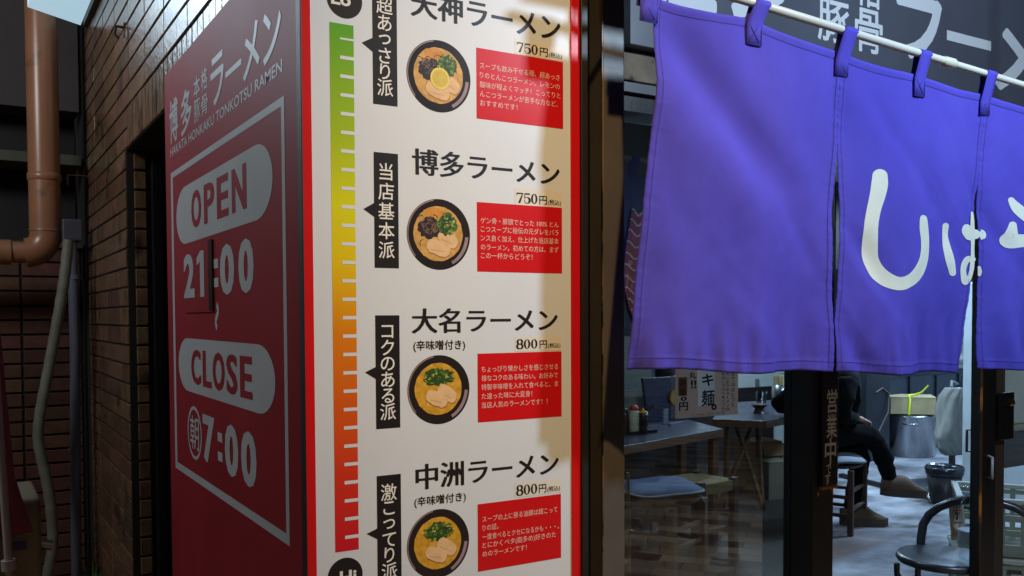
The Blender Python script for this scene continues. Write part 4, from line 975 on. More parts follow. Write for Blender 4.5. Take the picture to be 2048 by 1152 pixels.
stroke(mb, [(1038, 605, 20), (1046, 606, 38), (1050, 606, 36)])
stroke(mb, [(1030, 845, 12), (1036, 872, 15), (1034, 895, 13)])
stroke(mb, [(1232, 362, 22), (1262, 415, 34), (1310, 470, 38), (1370, 520, 40)])
stroke(mb, [(1232, 540, 24), (1222, 610, 40), (1215, 655, 52), (1290, 655, 46), (1400, 660, 44), (1480, 760, 44), (1450, 880, 40), (1340, 950, 34)])
mb.build('lettering', mat('noren_white', (214, 218, 206), 0.8, var=0.06, scale=12), noren)

# ================================================================== THINGS INSIDE THE RESTAURANT
def unit(a, b): d_ = (Vector(b) - Vector(a)); d_.z = 0; return d_.normalized()
# painted partition
mu = thing('mural_partition', 'partition painted with a red shrimp tail on dark blue, behind the corner post', 'mural', (3.8, 4.95, 0))
YM = 5.0
mb = MB(); mb.bx(3.3, atY(1310, 700, YM).x, YM, YM + 0.06, 0, 2.78); mb.build('board', mat('mural_blue', (40, 50, 62), 0.6, var=0.4, scale=4, stain=((96, 110, 112), 2.4, 0.56)), mu)
mb = MB(); mb.bx(3.3, atY(1302, 700, YM).x, YM - 0.006, YM - 0.001, atY(1270, 830, YM).z - 0.1, atY(1270, 672, YM).z); mb.build('pale_paint', mat('mural_pale', (150, 154, 142), 0.6, var=0.25, scale=5), mu)
mb = MB(); t = lambda x, z, h=0.0: (x, YM - 0.010 - h, z)
sp_ = [(1276, 425, 14), (1274, 460, 18), (1270, 500, 20), (1268, 540, 21), (1268, 580, 20), (1272, 620, 14), (1277, 650, 7)]
tp = []
for x, y, w_ in sp_:
    c = atY(x, y, YM); ww = atY(x + w_, y, YM).x - c.x; tp.append((c.x, c.z, ww))
vs = []
for x, z, ww in tp: vs += [t(x - ww, z), t(x + ww * 1.2, z)]
mb.add(vs, [(2 * i, 2 * i + 1, 2 * i + 3, 2 * i + 2) for i in range(len(tp) - 1)], 0)
for k in range(11):
    v = k / 10.5; j = min(int(v * 6), 5); fr_ = v * 6 - j; x = tp[j][0] + (tp[j + 1][0] - tp[j][0]) * fr_; z = tp[j][1] + (tp[j + 1][1] - tp[j][1]) * fr_; ww = tp[j][2] + (tp[j + 1][2] - tp[j][2]) * fr_
    ribbon2(mb, t, [(x - ww + 2.2 * ww * q_ / 8, z + 0.022 * math.sin(q_ * 1.1 + 1) - 0.01 * q_ / 8) for q_ in range(9)], 0.006, 1, h=0.002)
mb.build('shrimp_tail', [mat('mural_red', (176, 56, 52), 0.6, var=0.2, scale=20), mat('mural_white', (210, 196, 186), 0.6, var=0.1)], mu)
# near table
ZTB = 0.72
def zpoly(pp, z): return [(atZ(x, y, z).x, atZ(x, y, z).y) for x, y in pp]
table_m = mat('table_laminate', (58, 58, 78), 0.28, var=0.06); edge_m = mat('table_edge_wood', (112, 74, 46), 0.5, var=0.25, scale=16)
t1 = thing('dining_table', 'dark topped table with wooden edge holding condiment bottles', 'table', (3.5, 4.4, 0))
tp1 = zpoly([(1190, 902), (1447, 858), (1372, 838), (1180, 848)], ZTB)
mb = MB(); mb.prism(tp1, ZTB - 0.008, ZTB, 0); mb.build('tabletop', table_m, t1, bevel=0.002)
mb = MB(); mb.prism(tp1, ZTB - 0.05, ZTB - 0.009, 0); mb.build('edge_board', edge_m, t1, bevel=0.002)
cx_ = sum(p[0] for p in tp1) / 4; cy_ = sum(p[1] for p in tp1) / 4
for p in tp1:
    x = cx_ + (p[0] - cx_) * 0.86; y = cy_ + (p[1] - cy_) * 0.86
    mb = MB(); mb.bx(x - 0.025, x + 0.025, y - 0.025, y + 0.025, 0.012, ZTB - 0.051); mb.build('leg', edge_m, t1, bevel=0.003)
t2 = thing('dining_table', 'far dark table on crossed trestle legs where the seated person leans', 'table', (4.9, 5.0, 0))
tp2 = zpoly([(1425, 838), (1533, 842), (1592, 831), (1640, 806), (1560, 799), (1448, 806)], ZTB)
mb = MB(); mb.prism(tp2, ZTB - 0.008, ZTB); mb.build('tabletop', table_m, t2, bevel=0.002)
mb = MB(); mb.prism(tp2, ZTB - 0.05, ZTB - 0.009); mb.build('edge_board', edge_m, t2, bevel=0.002)
for (xa_, ya_, xb_, yb_) in ((1472, 843, 1508, 960), (1508, 843, 1462, 955), (1455, 845, 1452, 950), (1515, 845, 1517, 880)):
    a = atY(xa_, ya_, 4.75); b = atY(xb_, yb_, 4.75); d = (b - a); b = a + d * ((a.z - 0.012) / -d.z)
    mb = MB(); mb.bar(Vector((a.x, a.y, min(a.z, ZTB - 0.052))), b, 0.035, 0.025); mb.build('leg', M_wood, t2, bevel=0.003)
# condiments
def onT(x, y, z=ZTB): return atZ(x, y, z)
tr = thing('condiment_tray', 'flat black tray under the condiment bottles', 'tray', onT(1274, 866)); c = onT(1272, 866)
mb = MB(); mb.box(c + Vector((0.02, 0.02, 0.005)), (0.22, 0.14, 0.01)); mb.build('base', M_black, tr, bevel=0.003)
mb = MB(); mb.bar(c + Vector((-0.09, -0.05, 0.014)), c + Vector((0.13, -0.05, 0.014)), 0.006, 0.008); mb.build('rim', M_black, tr)
def bottle(x, ybase, h, r_, body, cap, label, cap_h=0.025, spout=False):
    b_ = onT(x, ybase) + Vector((0, 0, 0.0105)); o_ = thing('condiment_bottle', label, 'bottle', b_, 'condiments on the near table')
    m_ = MB(); m_.lathe(b_, [(r_ * 0.9, 0), (r_, 0.006), (r_, h * 0.72), (r_ * 0.85, h * 0.8), (r_ * 0.6, h * 0.84)], 18); m_.build('body', body, o_)
    m_ = MB(); 
    if spout: m_.lathe(b_, [(r_ * 0.8, h * 0.84), (r_ * 0.8, h * 0.92), (r_ * 0.3, h * 0.95), (r_ * 0.15, h * 1.05), (0, h * 1.05)], 18)
    else: m_.lathe(b_, [(r_ * 0.88, h * 0.82), (r_ * 0.95, h * 0.86), (r_ * 0.8, h * 0.95), (r_ * 0.35, h), (0, h)], 18)
    m_.build('cap', cap, o_)
bottle(1249, 866, 0.145, 0.029, mat('soy_glass', (70, 50, 42), 0.2), mat('dark_cap', (40, 26, 22), 0.3), 'brown glass condiment bottle leftmost on the table tray')
bottle(1268, 867, 0.165, 0.032, mat('cream_plastic', (206, 202, 168), 0.35), mat('red_cap', (190, 32, 36), 0.35), 'cream condiment bottle with a red domed cap')
bottle(1286, 867, 0.140, 0.030, mat('black_bottle', (24, 20, 22), 0.25), mat('yellow_cap', (226, 156, 40), 0.35), 'black condiment bottle with a yellow spout', spout=True)
c = onT(1288, 852) + Vector((0.04, 0.06, 0)); mb = MB(); mb.lathe(c, [(0.03, 0), (0.034, 0.085), (0.03, 0.085), (0.027, 0.005), (0, 0.005)], 18)
tag(mb.build('white_cup', mat('white_ceramic', (206, 210, 210), 0.3, var=0.03)), 'white cup behind the yellow capped bottle', 'cup')
c = onT(1352, 848); mb = MB(); mb.box(c + Vector((0, 0, 0.006)), (0.19, 0.035, 0.012), rot=Matrix.Rotation(R(20), 3, 'Z')); mb.box(c + Vector((-0.05, 0.05, 0.05)), (0.06, 0.012, 0.1), rot=Matrix.Rotation(R(20), 3, 'Z'))
tag(mb.build('card_holder', mat('clear_grey', (120, 128, 138), 0.25, var=0.1), bevel=0.002), 'small grey card holder on the near table', 'holder')
# navy menu board and black bag behind near table
c = atY(1322, 842, 4.8); mn = thing('menu_board', 'navy menu board standing on the near table behind the bottles', 'menu board', (c.x, 4.8, ZTB))
x0, x1 = atY(1297, 800, 4.8).x, atY(1380, 800, 4.8).x
mb = MB(); mb.add([(x0, 4.80, ZTB), (x1, 4.80, ZTB), (x1, 4.86, 1.02), (x0, 4.86, 1.02), (x0, 4.825, ZTB), (x1, 4.825, ZTB), (x1, 4.885, 1.02), (x0, 4.885, 1.02)], [(0, 1, 2, 3), (5, 4, 7, 6), (4, 0, 3, 7), (1, 5, 6, 2), (3, 2, 6, 7), (0, 4, 5, 1)])
mb.build('board', mat('navy_board', (34, 34, 64), 0.4, var=0.1), mn, bevel=0.003)
mb = MB(); cc = atY(1309, 812, 4.80); mb.tube([(cc.x, 4.808, cc.z), (cc.x, 4.79, cc.z)], 0.012, 14); mb.tube([(cc.x, 4.80, cc.z), (cc.x - 0.005, 4.80, cc.z + 0.05)], 0.003, 6); mb.build('pull', M_steel, mn)
mb = MB(); cc = atY(1352, 795, 4.82); mb.tube([(cc.x, 4.83, cc.z), (cc.x, 4.815, cc.z)], 0.055, 20); mb.build('yellow_disc', mat('mustard', (170, 138, 52), 0.5), mn)
mb = MB(); c = atY(1335, 770, 5.2)
mb.lathe((c.x, 5.3, 0.98), [(0.12, 0), (0.2, 0.05), (0.21, 0.14), (0.16, 0.25), (0.08, 0.32), (0, 0.34)], 16, 0, 1.0, 0.6)
tag(mb.build('black_bag', mat('black_vinyl', (20, 20, 22), 0.3, var=0.3, bump=0.8, bscale=14)), 'crumpled black bag behind the navy menu board', 'bag')
mb = MB(); mb.bx(c.x - 0.25, c.x + 0.25, 5.15, 5.45, 0.012, 0.98); tag(mb.build('low_cabinet', mat('cabinet_dark', (26, 26, 30), 0.5), bevel=0.005), 'dark low cabinet carrying the crumpled black bag', 'cabinet')
# poster on the glass
YP = D0 + 0.004
def sheer(m_, rgb, f_):
    n_ = m_.node_tree; t_ = n_.nodes.new('ShaderNodeBsdfTranslucent'); t_.inputs[0].default_value = S(*rgb); x_ = n_.nodes.new('ShaderNodeMixShader'); x_.inputs[0].default_value = f_
    n_.links.new(n_.nodes['Principled BSDF'].outputs[0], x_.inputs[1]); n_.links.new(t_.outputs[0], x_.inputs[2]); n_.links.new(x_.outputs[0], n_.nodes['Material Output'].inputs[0]); return m_
pw_ = sheer(mat('poster_white', (240, 244, 240), 0.6, var=0.03), (255, 255, 250), 0.8)
pp_ = mat('poster_paper', (240, 222, 212), 0.6, var=0.05); pn_ = pp_.node_tree; tl_ = pn_.nodes.new('ShaderNodeBsdfTranslucent'); tl_.inputs[0].default_value = S(255, 240, 230); ms_ = pn_.nodes.new('ShaderNodeMixShader'); ms_.inputs[0].default_value = 0.72
pn_.links.new(pn_.nodes['Principled BSDF'].outputs[0], ms_.inputs[1]); pn_.links.new(tl_.outputs[0], ms_.inputs[2]); pn_.links.new(ms_.outputs[0], pn_.nodes['Material Output'].inputs[0])
po = thing('paper_poster', 'handwritten noodle poster taped inside the left glass door', 'poster', (atY(1412, 790, YP).x, YP, 1.1))
def px_(x, y=790): return atY(x, y, YP).x
def pzz(x, y): return atY(x, y, YP).z
zb_ = pzz(1352, 838)
mb = MB(); mb.bx(px_(1351), px_(1396), YP, YP + 0.001, zb_, 1.46); mb.bx(px_(1430), px_(1476), YP, YP + 0.001, zb_, 1.46); mb.bx(px_(1396), px_(1430), YP, YP + 0.001, zb_, zb_ + 0.0345); mb.build('sheet', pp_, po)
tpo = lambda x, z, h=0.0: (x, YP - 0.0006 - h, z)
mb = MB(); mb.poly([tpo(px_(1396), zb_ + 0.035), tpo(px_(1430), zb_ + 0.035), tpo(px_(1430), 1.459), tpo(px_(1396), 1.459)]); mb.build('white_band', pw_, po)
mb = MB(); mb.poly([tpo(px_(1356), pzz(1356, 792)), tpo(px_(1374), pzz(1356, 792)), tpo(px_(1374), pzz(1356, 755)), tpo(px_(1356), pzz(1356, 755))]); mb.build('tan_label', mat('tan_label', (170, 140, 106), 0.6, var=0.1), po)
l_ = MB(); t5 = lambda x, z, h=0.0: (x, YP - 0.0012 - h, z)
def pch(ch, x0, x1, y0, y1, bold=0.02): letter(l_, ch, t5, px_(x0), px_(x1), pzz((x0 + x1) / 2, y1), pzz((x0 + x1) / 2, y0), bold=bold, fit='all')
pch('キ', 1404, 1426, 748, 771, 0.03); pch('麺', 1403, 1428, 780, 812, 0.02); pch('。', 1423, 1432, 809, 819, 0.04)
pch('スス', 1404, 1426, 722, 741, 0.03)
pch('熱', 1359, 1372, 758, 773, 0.0); pch('盛', 1359, 1372, 776, 790, 0.0); pch('0', 1361, 1373, 793, 802, 0.03); pch('円', 1358, 1375, 805, 821, 0.03)
pch('丸', 1378, 1391, 744, 757, 0.03); pch('!!', 1381, 1392, 760, 777, 0.03)
for s, x, y0, dy in (('めで出はとった', 1465.5, 748, 10.3), ('のしょうゆラーメン。', 1454.5, 748, 7.8), ('を先につけて食べてみて', 1446, 748, 7.7)):
    for i, ch in enumerate(s):
        if ch == 'ー': pch('ー', x - 0.8, x + 0.8, y0 + i * dy - 2.6, y0 + i * dy + 2.6, 0.0)
        else: pch(ch, x - 3.4, x + 3.4, y0 + i * dy - dy * 0.38, y0 + i * dy + dy * 0.38, 0.01)
l_.build('lettering', M_ink, po)
l_ = MB(); letter(l_, '※ご注文時にお伝え下さい', t5, px_(1384), px_(1442), pzz(1384, 834), pzz(1384, 828), bold=0.0, fit='all'); l_.build('lettering', mat('teal_ink', (70, 132, 140), 0.6, var=0), po)
# table setting on far table
c = atZ(1524, 815, ZTB)
mb = MB(); mb.lathe((c.x + 0.15, c.y + 0.15, ZTB), [(0.036, 0), (0.04, 0.01), (0.045, 0.11), (0.042, 0.11), (0.037, 0.012), (0, 0.012)], 20)
tag(mb.build('drinking_glass', glass('tumbler_glass', 1.5, (0.6, 0.66, 0.72, 1))), 'clear tumbler on the far table beside the small wooden dish', 'glass')
c = atZ(1518, 826, ZTB)
mb = MB(); mb.lathe((c.x, c.y, ZTB + 0.0005), [(0.06, 0), (0.055, 0.01), (0.04, 0.03), (0.06, 0.05), (0.085, 0.065), (0.08, 0.067), (0.05, 0.052), (0, 0.05)], 4)
tag(mb.build('wooden_dish', mat('red_wood', (86, 52, 40), 0.4, var=0.2)), 'small dark wooden stand dish at the front of the far table', 'dish')
c = atZ(1559, 806, ZTB); ch = thing('chopstick_holder', 'steel holder full of pale chopsticks on the far table', 'chopstick holder', c)
mb = MB(); mb.lathe(c, [(0.06, 0), (0.062, 0.005), (0.062, 0.15), (0.058, 0.15), (0.055, 0.01), (0, 0.01)], 22); mb.build('cup', M_steel, ch)
mb = MB(); rnd = random.Random(5)
for k in range(30):
    a = rnd.uniform(0, 6.28); q_ = math.sqrt(rnd.random()) * 0.05; p = c + Vector((q_ * math.cos(a), q_ * math.sin(a), 0.011)); mb.bar(p, p + Vector((rnd.uniform(-0.01, 0.01), rnd.uniform(-0.01, 0.01), 0.215)), 0.007, 0.007)
mb.build('chopsticks', mat('chopstick_wood', (214, 200, 150), 0.6, var=0.1), ch)
mb = MB(); c = atY(1515, 768, 6.59); mb.box((c.x, 6.592, c.z), (0.05, 0.014, 0.1)); tag(mb.build('wall_switch', mat('switch_grey', (110, 112, 110), 0.4), bevel=0.003), 'small grey switch on the white back wall above the far table', 'switch')

# stools
ZS = 0.49
def wood_stool(root, ctr, yaw_, half, zs, wood, legw=0.045, stretch=(0.16, 0.26)):
    rot = Matrix.Rotation(yaw_, 3, 'Z'); L4 = []
    for sx, sy_ in ((1, 1), (1, -1), (-1, -1), (-1, 1)):
        p = Vector(ctr) + rot @ Vector((sx * (half - legw / 2), sy_ * (half - legw / 2), 0)); L4.append(p)
        m_ = MB(); m_.box((p.x, p.y, 0.012 + (zs - 0.012) / 2), (legw, legw, zs - 0.012), rot=rot); m_.build('leg', wood, root, bevel=0.004)
    for i in range(4):
        a, b = L4[i], L4[(i + 1) % 4]
        for z in stretch:
            zz = z + (0.04 if i % 2 else 0); d = (b - a).normalized() * legw / 2
            m_ = MB(); m_.bar(Vector((a.x, a.y, zz)) + d, Vector((b.x, b.y, zz)) - d, 0.022, 0.022); m_.build('stretcher', wood, root, bevel=0.003)
    return rot
pr, pf, pbk = atZ(1478, 954, ZS), atZ(1402, 967, ZS), atZ(1389, 937, ZS)
e1 = (pr - pf); hl = e1.length / 2; yw = math.atan2(e1.y, e1.x); nrm = Vector((-math.sin(yw), math.cos(yw), 0)); ctr = (pr + pf) / 2 + nrm * hl
st2 = thing('woven_stool', 'square wooden stool with a woven rush seat behind the cushioned stool', 'stool', (ctr.x, ctr.y, 0))
rot = wood_stool(st2, (ctr.x, ctr.y, 0), yw, hl, ZS, M_wood_dark)
mb = MB(); n = 24; vs = []
for i in range(n + 1):
    for j in range(n + 1):
        u, v = i / n * 2 - 1, j / n * 2 - 1; m_ = max(abs(u), abs(v)); z = ZS - 0.012 - 0.018 * (1 - m_) + 0.0025 * math.sin(m_ * 60)
        vs.append(Vector((ctr.x, ctr.y, z)) + rot @ Vector((u * (hl - 0.012), v * (hl - 0.012), 0)))
mb.add(vs, [(i * (n + 1) + j, (i + 1) * (n + 1) + j, (i + 1) * (n + 1) + j + 1, i * (n + 1) + j + 1) for i in range(n) for j in range(n)], 0, True)
for i in range(4):
    r2 = Matrix.Rotation(yw + i * math.pi / 2, 3, 'Z'); c = Vector((ctr.x, ctr.y, ZS - 0.045)) + r2 @ Vector((hl - 0.02, 0, 0)); mb.box(c, (0.03, 2 * hl - 0.095, 0.06), rot=r2)
mb.build('woven_seat', mat('rush', (134, 116, 72), 0.75, var=0.3, scale=40, bump=0.5, bscale=120), st2)
ZS1 = 0.50
c1 = atZ(1318, 972, ZS1)
st1 = thing('cushioned_stool', 'wooden stool topped by a faded blue denim cushion nearest the glass', 'stool', (c1.x, c1.y, 0))
wood_stool(st1, (c1.x, c1.y, 0), R(20), 0.2, ZS1 - 0.07, M_wood)
mb = MB(); mb.lathe((c1.x, c1.y, ZS1 - 0.07), [(0.215, 0), (0.222, 0.01), (0.22, 0.03), (0.2, 0.034), (0, 0.034)], 32); mb.build('seat', M_wood, st1)
def cushion(ctr, r_, zb__, h, mats, root, ph=0.0):
    m_ = MB(); n = 40; rings = [(1.0, 0.35), (1.03, 0.5), (1.0, 0.68), (0.9, 0.92), (0.7, 1.0), (0.4, 0.93), (0.12, 0.86)]
    vs = []
    for q_, hh in rings:
        for k in range(n):
            a = 2 * math.pi * k / n; w_ = 1 + 0.035 * math.sin(4 * a + ph) + 0.02 * math.sin(7 * a)
            vs.append(Vector(ctr) + Vector((r_ * q_ * w_ * math.cos(a), r_ * q_ * w_ * math.sin(a), zb__ + h * (hh + 0.14 * math.sin(3 * a + ph) * (1 if q_ > 0.6 else q_)))))
    m_.add(vs, [(i * n + k, i * n + (k + 1) % n, (i + 1) * n + (k + 1) % n, (i + 1) * n + k) for i in range(len(rings) - 1) for k in range(n)] + [tuple(range((len(rings) - 1) * n, len(rings) * n)), tuple(range(n - 1, -1, -1))], 0, True)
    p_ = [vs[n + k] + Vector((0, 0, 0)) for k in range(n)] + [vs[n], vs[n + 1]]
    m_.tube(p_, 0.006, 8, 1)
    return m_.build('cushion', mats, root)
cushion((c1.x, c1.y, 0), 0.235, ZS1 - 0.036, 0.055, [mat('denim', (96, 116, 150), 0.85, var=0.22, scale=9, bump=0.3, bscale=160), mat('piping_white', (176, 182, 190), 0.8)], st1)
m_ = MB()
for a in (0.2, 1.9): 
    q_ = c1 + Vector((0.235 * math.cos(a - 1.2), 0.235 * math.sin(a - 1.2), -0.03)); m_.tube([q_, q_ + Vector((0.02, -0.02, -0.05)), q_ + Vector((0.035, -0.01, -0.12))], 0.004, 6)
m_.build('tie_string', mat('string_white', (176, 176, 176), 0.8), st1)
# metal pot and shelf board at lower left inside
c = atZ(1262, 1092, 0.17); mb = MB(); c = Vector((c.x, c.y, 0))
lowp = zpoly([(1200, 1118), (1329, 1082), (1290, 1070), (1195, 1085)], 0.16)
mb.prism(lowp, 0.14, 0.16); 
for p in lowp: mb.bx(p[0] - 0.015, p[0] + 0.015, p[1] - 0.015, p[1] + 0.015, 0.012, 0.1395)
tag(mb.build('low_shelf', mat('shelf_grey_wood', (92, 88, 74), 0.6, var=0.2)), 'low grey board shelf on the floor under the cushioned stool', 'shelf')
c = atZ(1266, 1094, 0.161)
mb = MB(); mb.lathe((c.x, c.y, 0.161), [(0.07, 0), (0.075, 0.006), (0.075, 0.06), (0.09, 0.07), (0.092, 0.115), (0.088, 0.115), (0.07, 0.064), (0.068, 0.008), (0, 0.008)], 28)
tag(mb.build('metal_bowl', M_steel), 'small steel bowl on the low shelf by the corner post', 'bowl')
mb = MB(); c = atZ(1268, 1068, 0.161); mb.box((c.x, c.y + 0.05, 0.201), (0.16, 0.08, 0.08), rot=Matrix.Rotation(R(15), 3, 'Z')); tag(mb.build('plastic_tub', mat('pale_tub', (150, 164, 166), 0.5, var=0.15), bevel=0.01), 'pale plastic tub behind the steel bowl', 'tub')
a = atY(1256, 945, 2.75); b = atY(1256.5, 1046, 2.75); mb = MB(); mb.tube([a, a.lerp(b, 0.72)], 0.007, 8); 
mb.tube([a.lerp(b, 0.72), Vector((a.x, a.y, 0.014))], 0.010, 8); tag(mb.build('umbrella_stick', mat('stick_wood', (190, 162, 108), 0.5, var=0.2)), 'thin pale stick standing just inside beside the corner post', 'stick')
# cardboard box and sack under far table
cb = thing('cardboard_box', 'open brown cardboard box standing under the far table', 'box', (5.4, 4.9, 0))
a = atZ(1534, 985, 0.012); mb = MB(); mb.box((a.x, a.y + 0.1, 0.012 + 0.21), (0.26, 0.3, 0.42), rot=Matrix.Rotation(R(-12), 3, 'Z')); mb.build('carton', mat('cardboard', (140, 102, 64), 0.8, var=0.12), cb, bevel=0.003)
mb = MB(); mb.box((a.x, a.y - 0.1, 0.012 + 0.36), (0.26, 0.012, 0.1), rot=Matrix.Rotation(R(-12), 3, 'Z') @ Matrix.Rotation(R(-25), 3, 'X')); mb.build('flap', mat('cardboard', (0, 0, 0)), cb)
a = atZ(1560, 1000, 0.012); mb = MB(); mb.box((a.x + 0.03, a.y + 0.1, 0.012 + 0.15), (0.22, 0.2, 0.30), rot=Matrix.Rotation(R(-12), 3, 'Z')); tag(mb.build('storage_box', mat('grey_board', (128, 120, 98), 0.7, var=0.15), bevel=0.004), 'pale grey box beside the cardboard box under the far table', 'box')
a = atZ(1375, 925, 0.3); mb = MB(); mb.lathe((a.x, a.y + 0.3, 0.012), [(0.10, 0), (0.16, 0.05), (0.17, 0.25), (0.12, 0.42), (0.05, 0.47), (0.07, 0.52), (0, 0.52)], 16); tag(mb.build('plastic_bag', mat('grey_bag', (96, 104, 116), 0.35, var=0.3, bump=0.9, bscale=12)), 'grey tied plastic bag on the floor under the near table', 'bag')
mb = MB(); a = atZ(1260, 930, 0.2); mb.bx(a.x - 0.18, a.x + 0.05, a.y + 0.3, a.y + 0.5, 0.012, 0.62); tag(mb.build('white_bin', mat('bin_white', (140, 150, 148), 0.5, var=0.1), bevel=0.012), 'pale upright bin under the left end of the near table', 'bin')

# ---------------------------------------------------------------- person on a stool
ps_c = atZ(1700, 1075, 0.012)
stc = Vector((ps_c.x + 0.12, ps_c.y + 0.25, 0))
st3 = thing('padded_stool', 'dark wooden stool with pale cushion under the seated person', 'stool', (stc.x, stc.y, 0))
wood_stool(st3, stc, R(24), 0.19, 0.44, M_wood_dark, 0.036, (0.14, 0.26))
mb = MB(); mb.lathe((stc.x, stc.y, 0.4405), [(0.19, 0), (0.2, 0.01), (0.2, 0.02), (0, 0.022)], 28); mb.build('seat', M_wood_dark, st3)
cushion((stc.x, stc.y, 0), 0.215, 0.45, 0.06, [mat('cushion_grey', (150, 160, 172), 0.8, var=0.1, scale=10), mat('cushion_edge', (90, 96, 104), 0.8)], st3, 1.0)

def skin(name, chain, mats, root, levels=2, smooth=True):
    """chain: list of (parent index or -1, (x,y,z), radius)"""
    me = bpy.data.meshes.new(name); me.from_pydata([c[1] for c in chain], [(c[0], i) for i, c in enumerate(chain) if c[0] >= 0], [])
    o_ = bpy.data.objects.new(name, me); COL.objects.link(o_)
    sk = o_.modifiers.new('skin', 'SKIN'); sk.use_smooth_shade = True
    for i, c in enumerate(chain):
        rr = c[2] if isinstance(c[2], tuple) else (c[2], c[2]); me.skin_vertices[0].data[i].radius = rr
    me.skin_vertices[0].data[0].use_root = True
    sb = o_.modifiers.new('sub', 'SUBSURF'); sb.levels = levels; sb.render_levels = levels
    dg = bpy.context.evaluated_depsgraph_get(); dg.update(); ev = o_.evaluated_get(dg); m2 = bpy.data.meshes.new_from_object(ev)
    o_.modifiers.clear(); o_.data = m2; m2.materials.clear()
    for mm in mats: m2.materials.append(mm)
    for p_ in m2.polygons: p_.use_smooth = True; p_.material_index = 0
    if name == 'body':
        nn_ = [v.normal.copy() for v in m2.vertices]
        for v, n_ in zip(m2.vertices, nn_):
            if v.co.z < 1.06:
                c_ = v.co; f_ = mnoise.noise((c_.x * 9, c_.y * 9, c_.z * 22)) * 0.010 + mnoise.noise((c_.x * 26, c_.y * 26, c_.z * 40 + 3)) * 0.005
                v.co = c_ + n_ * (f_ + 0.004)
        m2.update()
    if root is not None: o_.parent = root
    return o_
stc = stc + Vector((-0.125, 0.17, 0))
person = thing('person', 'seated person in black clothes with brown clogs, legs crossed, elbow on the far table', 'person', (stc.x, stc.y, 0))
fdir = R(-43)                                             # faces right and slightly out of the room
Rm = Matrix.Rotation(fdir, 3, 'Z')
def L3(x, y, z): return tuple(Rm @ Vector((x, y, z)))     # local: +x forward, +y to the person's left
skin_m = mat('skin', (196, 148, 118), 0.5, var=0.05); clo = mat('black_clothes', (9, 9, 12), 0.95, var=0.3, scale=7, bump=0.9, bscale=14, spec=0.15); hair_m = mat('dark_hair', (18, 14, 13), 0.5, var=0.2)
B = [(-1, L3(0.09, 0, 0.60), (0.185, 0.185)), (0, L3(0.16, 0, 0.70), (0.185, 0.185)), (1, L3(0.23, 0, 0.86), (0.18, 0.19)), (2, L3(0.28, 0, 1.00), (0.16, 0.19)), (3, L3(0.32, 0, 1.08), 0.075), (4, L3(0.345, 0, 1.13), 0.055), (5, L3(0.365, 0, 1.20), (0.075, 0.07)), (6, L3(0.375, 0, 1.28), (0.088, 0.078)), (7, L3(0.37, 0, 1.34), (0.06, 0.055)),
     # left arm propped back on the table beside the person
     (3, L3(0.24, 0.19, 1.01), 0.085), (9, L3(0.04, 0.30, 0.91), 0.075), (10, L3(-0.12, 0.36, 0.80), 0.062), (11, L3(-0.03, 0.45, 0.775), 0.045), (12, L3(0.05, 0.47, 0.765), 0.032),
     # right arm resting on the thigh
     (3, L3(0.27, -0.18, 1.01), 0.085), (14, L3(0.25, -0.25, 0.89), 0.07), (15, L3(0.24, -0.24, 0.79), 0.06), (16, L3(0.32, -0.12, 0.765), 0.048), (17, L3(0.36, -0.02, 0.755), 0.033),
     # left leg: down to the floor
     (0, L3(0.04, 0.10, 0.56), 0.10), (19, L3(0.24, 0.11, 0.56), 0.085), (20, L3(0.42, 0.10, 0.53), 0.068), (21, L3(0.40, 0.09, 0.34), 0.06), (22, L3(0.36, 0.08, 0.16), 0.055), (23, L3(0.35, 0.08, 0.105), 0.05),
     # right leg crossed over it
     (0, L3(0.04, -0.10, 0.58), 0.10), (25, L3(0.24, -0.06, 0.64), 0.085), (26, L3(0.45, 0.03, 0.655), 0.07), (27, L3(0.55, 0.10, 0.52), 0.062), (28, L3(0.60, 0.14, 0.37), 0.055), (29, L3(0.61, 0.15, 0.30), 0.048)]
body = skin('body', B, [clo, skin_m], person, 3)
for p_ in body.data.polygons:
    if p_.center.z > 1.115: p_.material_index = 1
# head details
mb = MB(); hc = Vector((stc.x, stc.y, 0)) + Vector(L3(0.36, 0, 1.285))
n = 20; vs = []; fs = []
for i in range(9):
    th = R(-25 + i * 14)
    for j in range(n):
        a = 2 * math.pi * j / n; q_ = math.cos(th); loc = Vector((q_ * math.cos(a) * 0.108, q_ * math.sin(a) * 0.098, math.sin(th) * 0.115))
        if loc.x > 0.05 and loc.z < 0.055: loc.x = 0.05
        vs.append(hc + Rm @ loc)
fs = [(i * n + j, i * n + (j + 1) % n, (i + 1) * n + (j + 1) % n, (i + 1) * n + j) for i in range(8) for j in range(n)] + [tuple(range(8 * n, 9 * n))]
mb.add(vs, fs, 0, True); mb.build('hair', hair_m, person)
def PL(x, y, z): return Vector((stc.x, stc.y, 0)) + Vector(L3(x, y, z))
def PH(x, y, z): return PL(x + 0.34, y, z)
mb = MB(); mb.tube([PH(0.105, 0, 1.275), PH(0.125, 0, 1.245), PH(0.105, 0, 1.232)], [0.008, 0.014, 0.008], 8); mb.build('nose', skin_m, person)
for s_ in (1, -1):
    mb = MB(); c = PH(0.100, s_ * 0.032, 1.272); mb.lathe(c + Vector((0, 0, -0.008)), [(0, 0), (0.01, 0.004), (0.012, 0.008), (0.01, 0.012), (0, 0.016)], 10); mb.build('eye', mat('eye_dark', (30, 24, 22), 0.2, var=0), person)
    mb = MB(); c = PH(0.02, s_ * 0.083, 1.25); mb.lathe(c, [(0, -0.03), (0.014, -0.02), (0.017, 0.01), (0.012, 0.028), (0, 0.032)], 10); mb.build('ear', skin_m, person)
mb = MB(); mb.bar(PH(0.108, -0.022, 1.205), PH(0.108, 0.022, 1.205), 0.008, 0.006); mb.build('mouth', mat('lips', (150, 84, 78), 0.5), person)
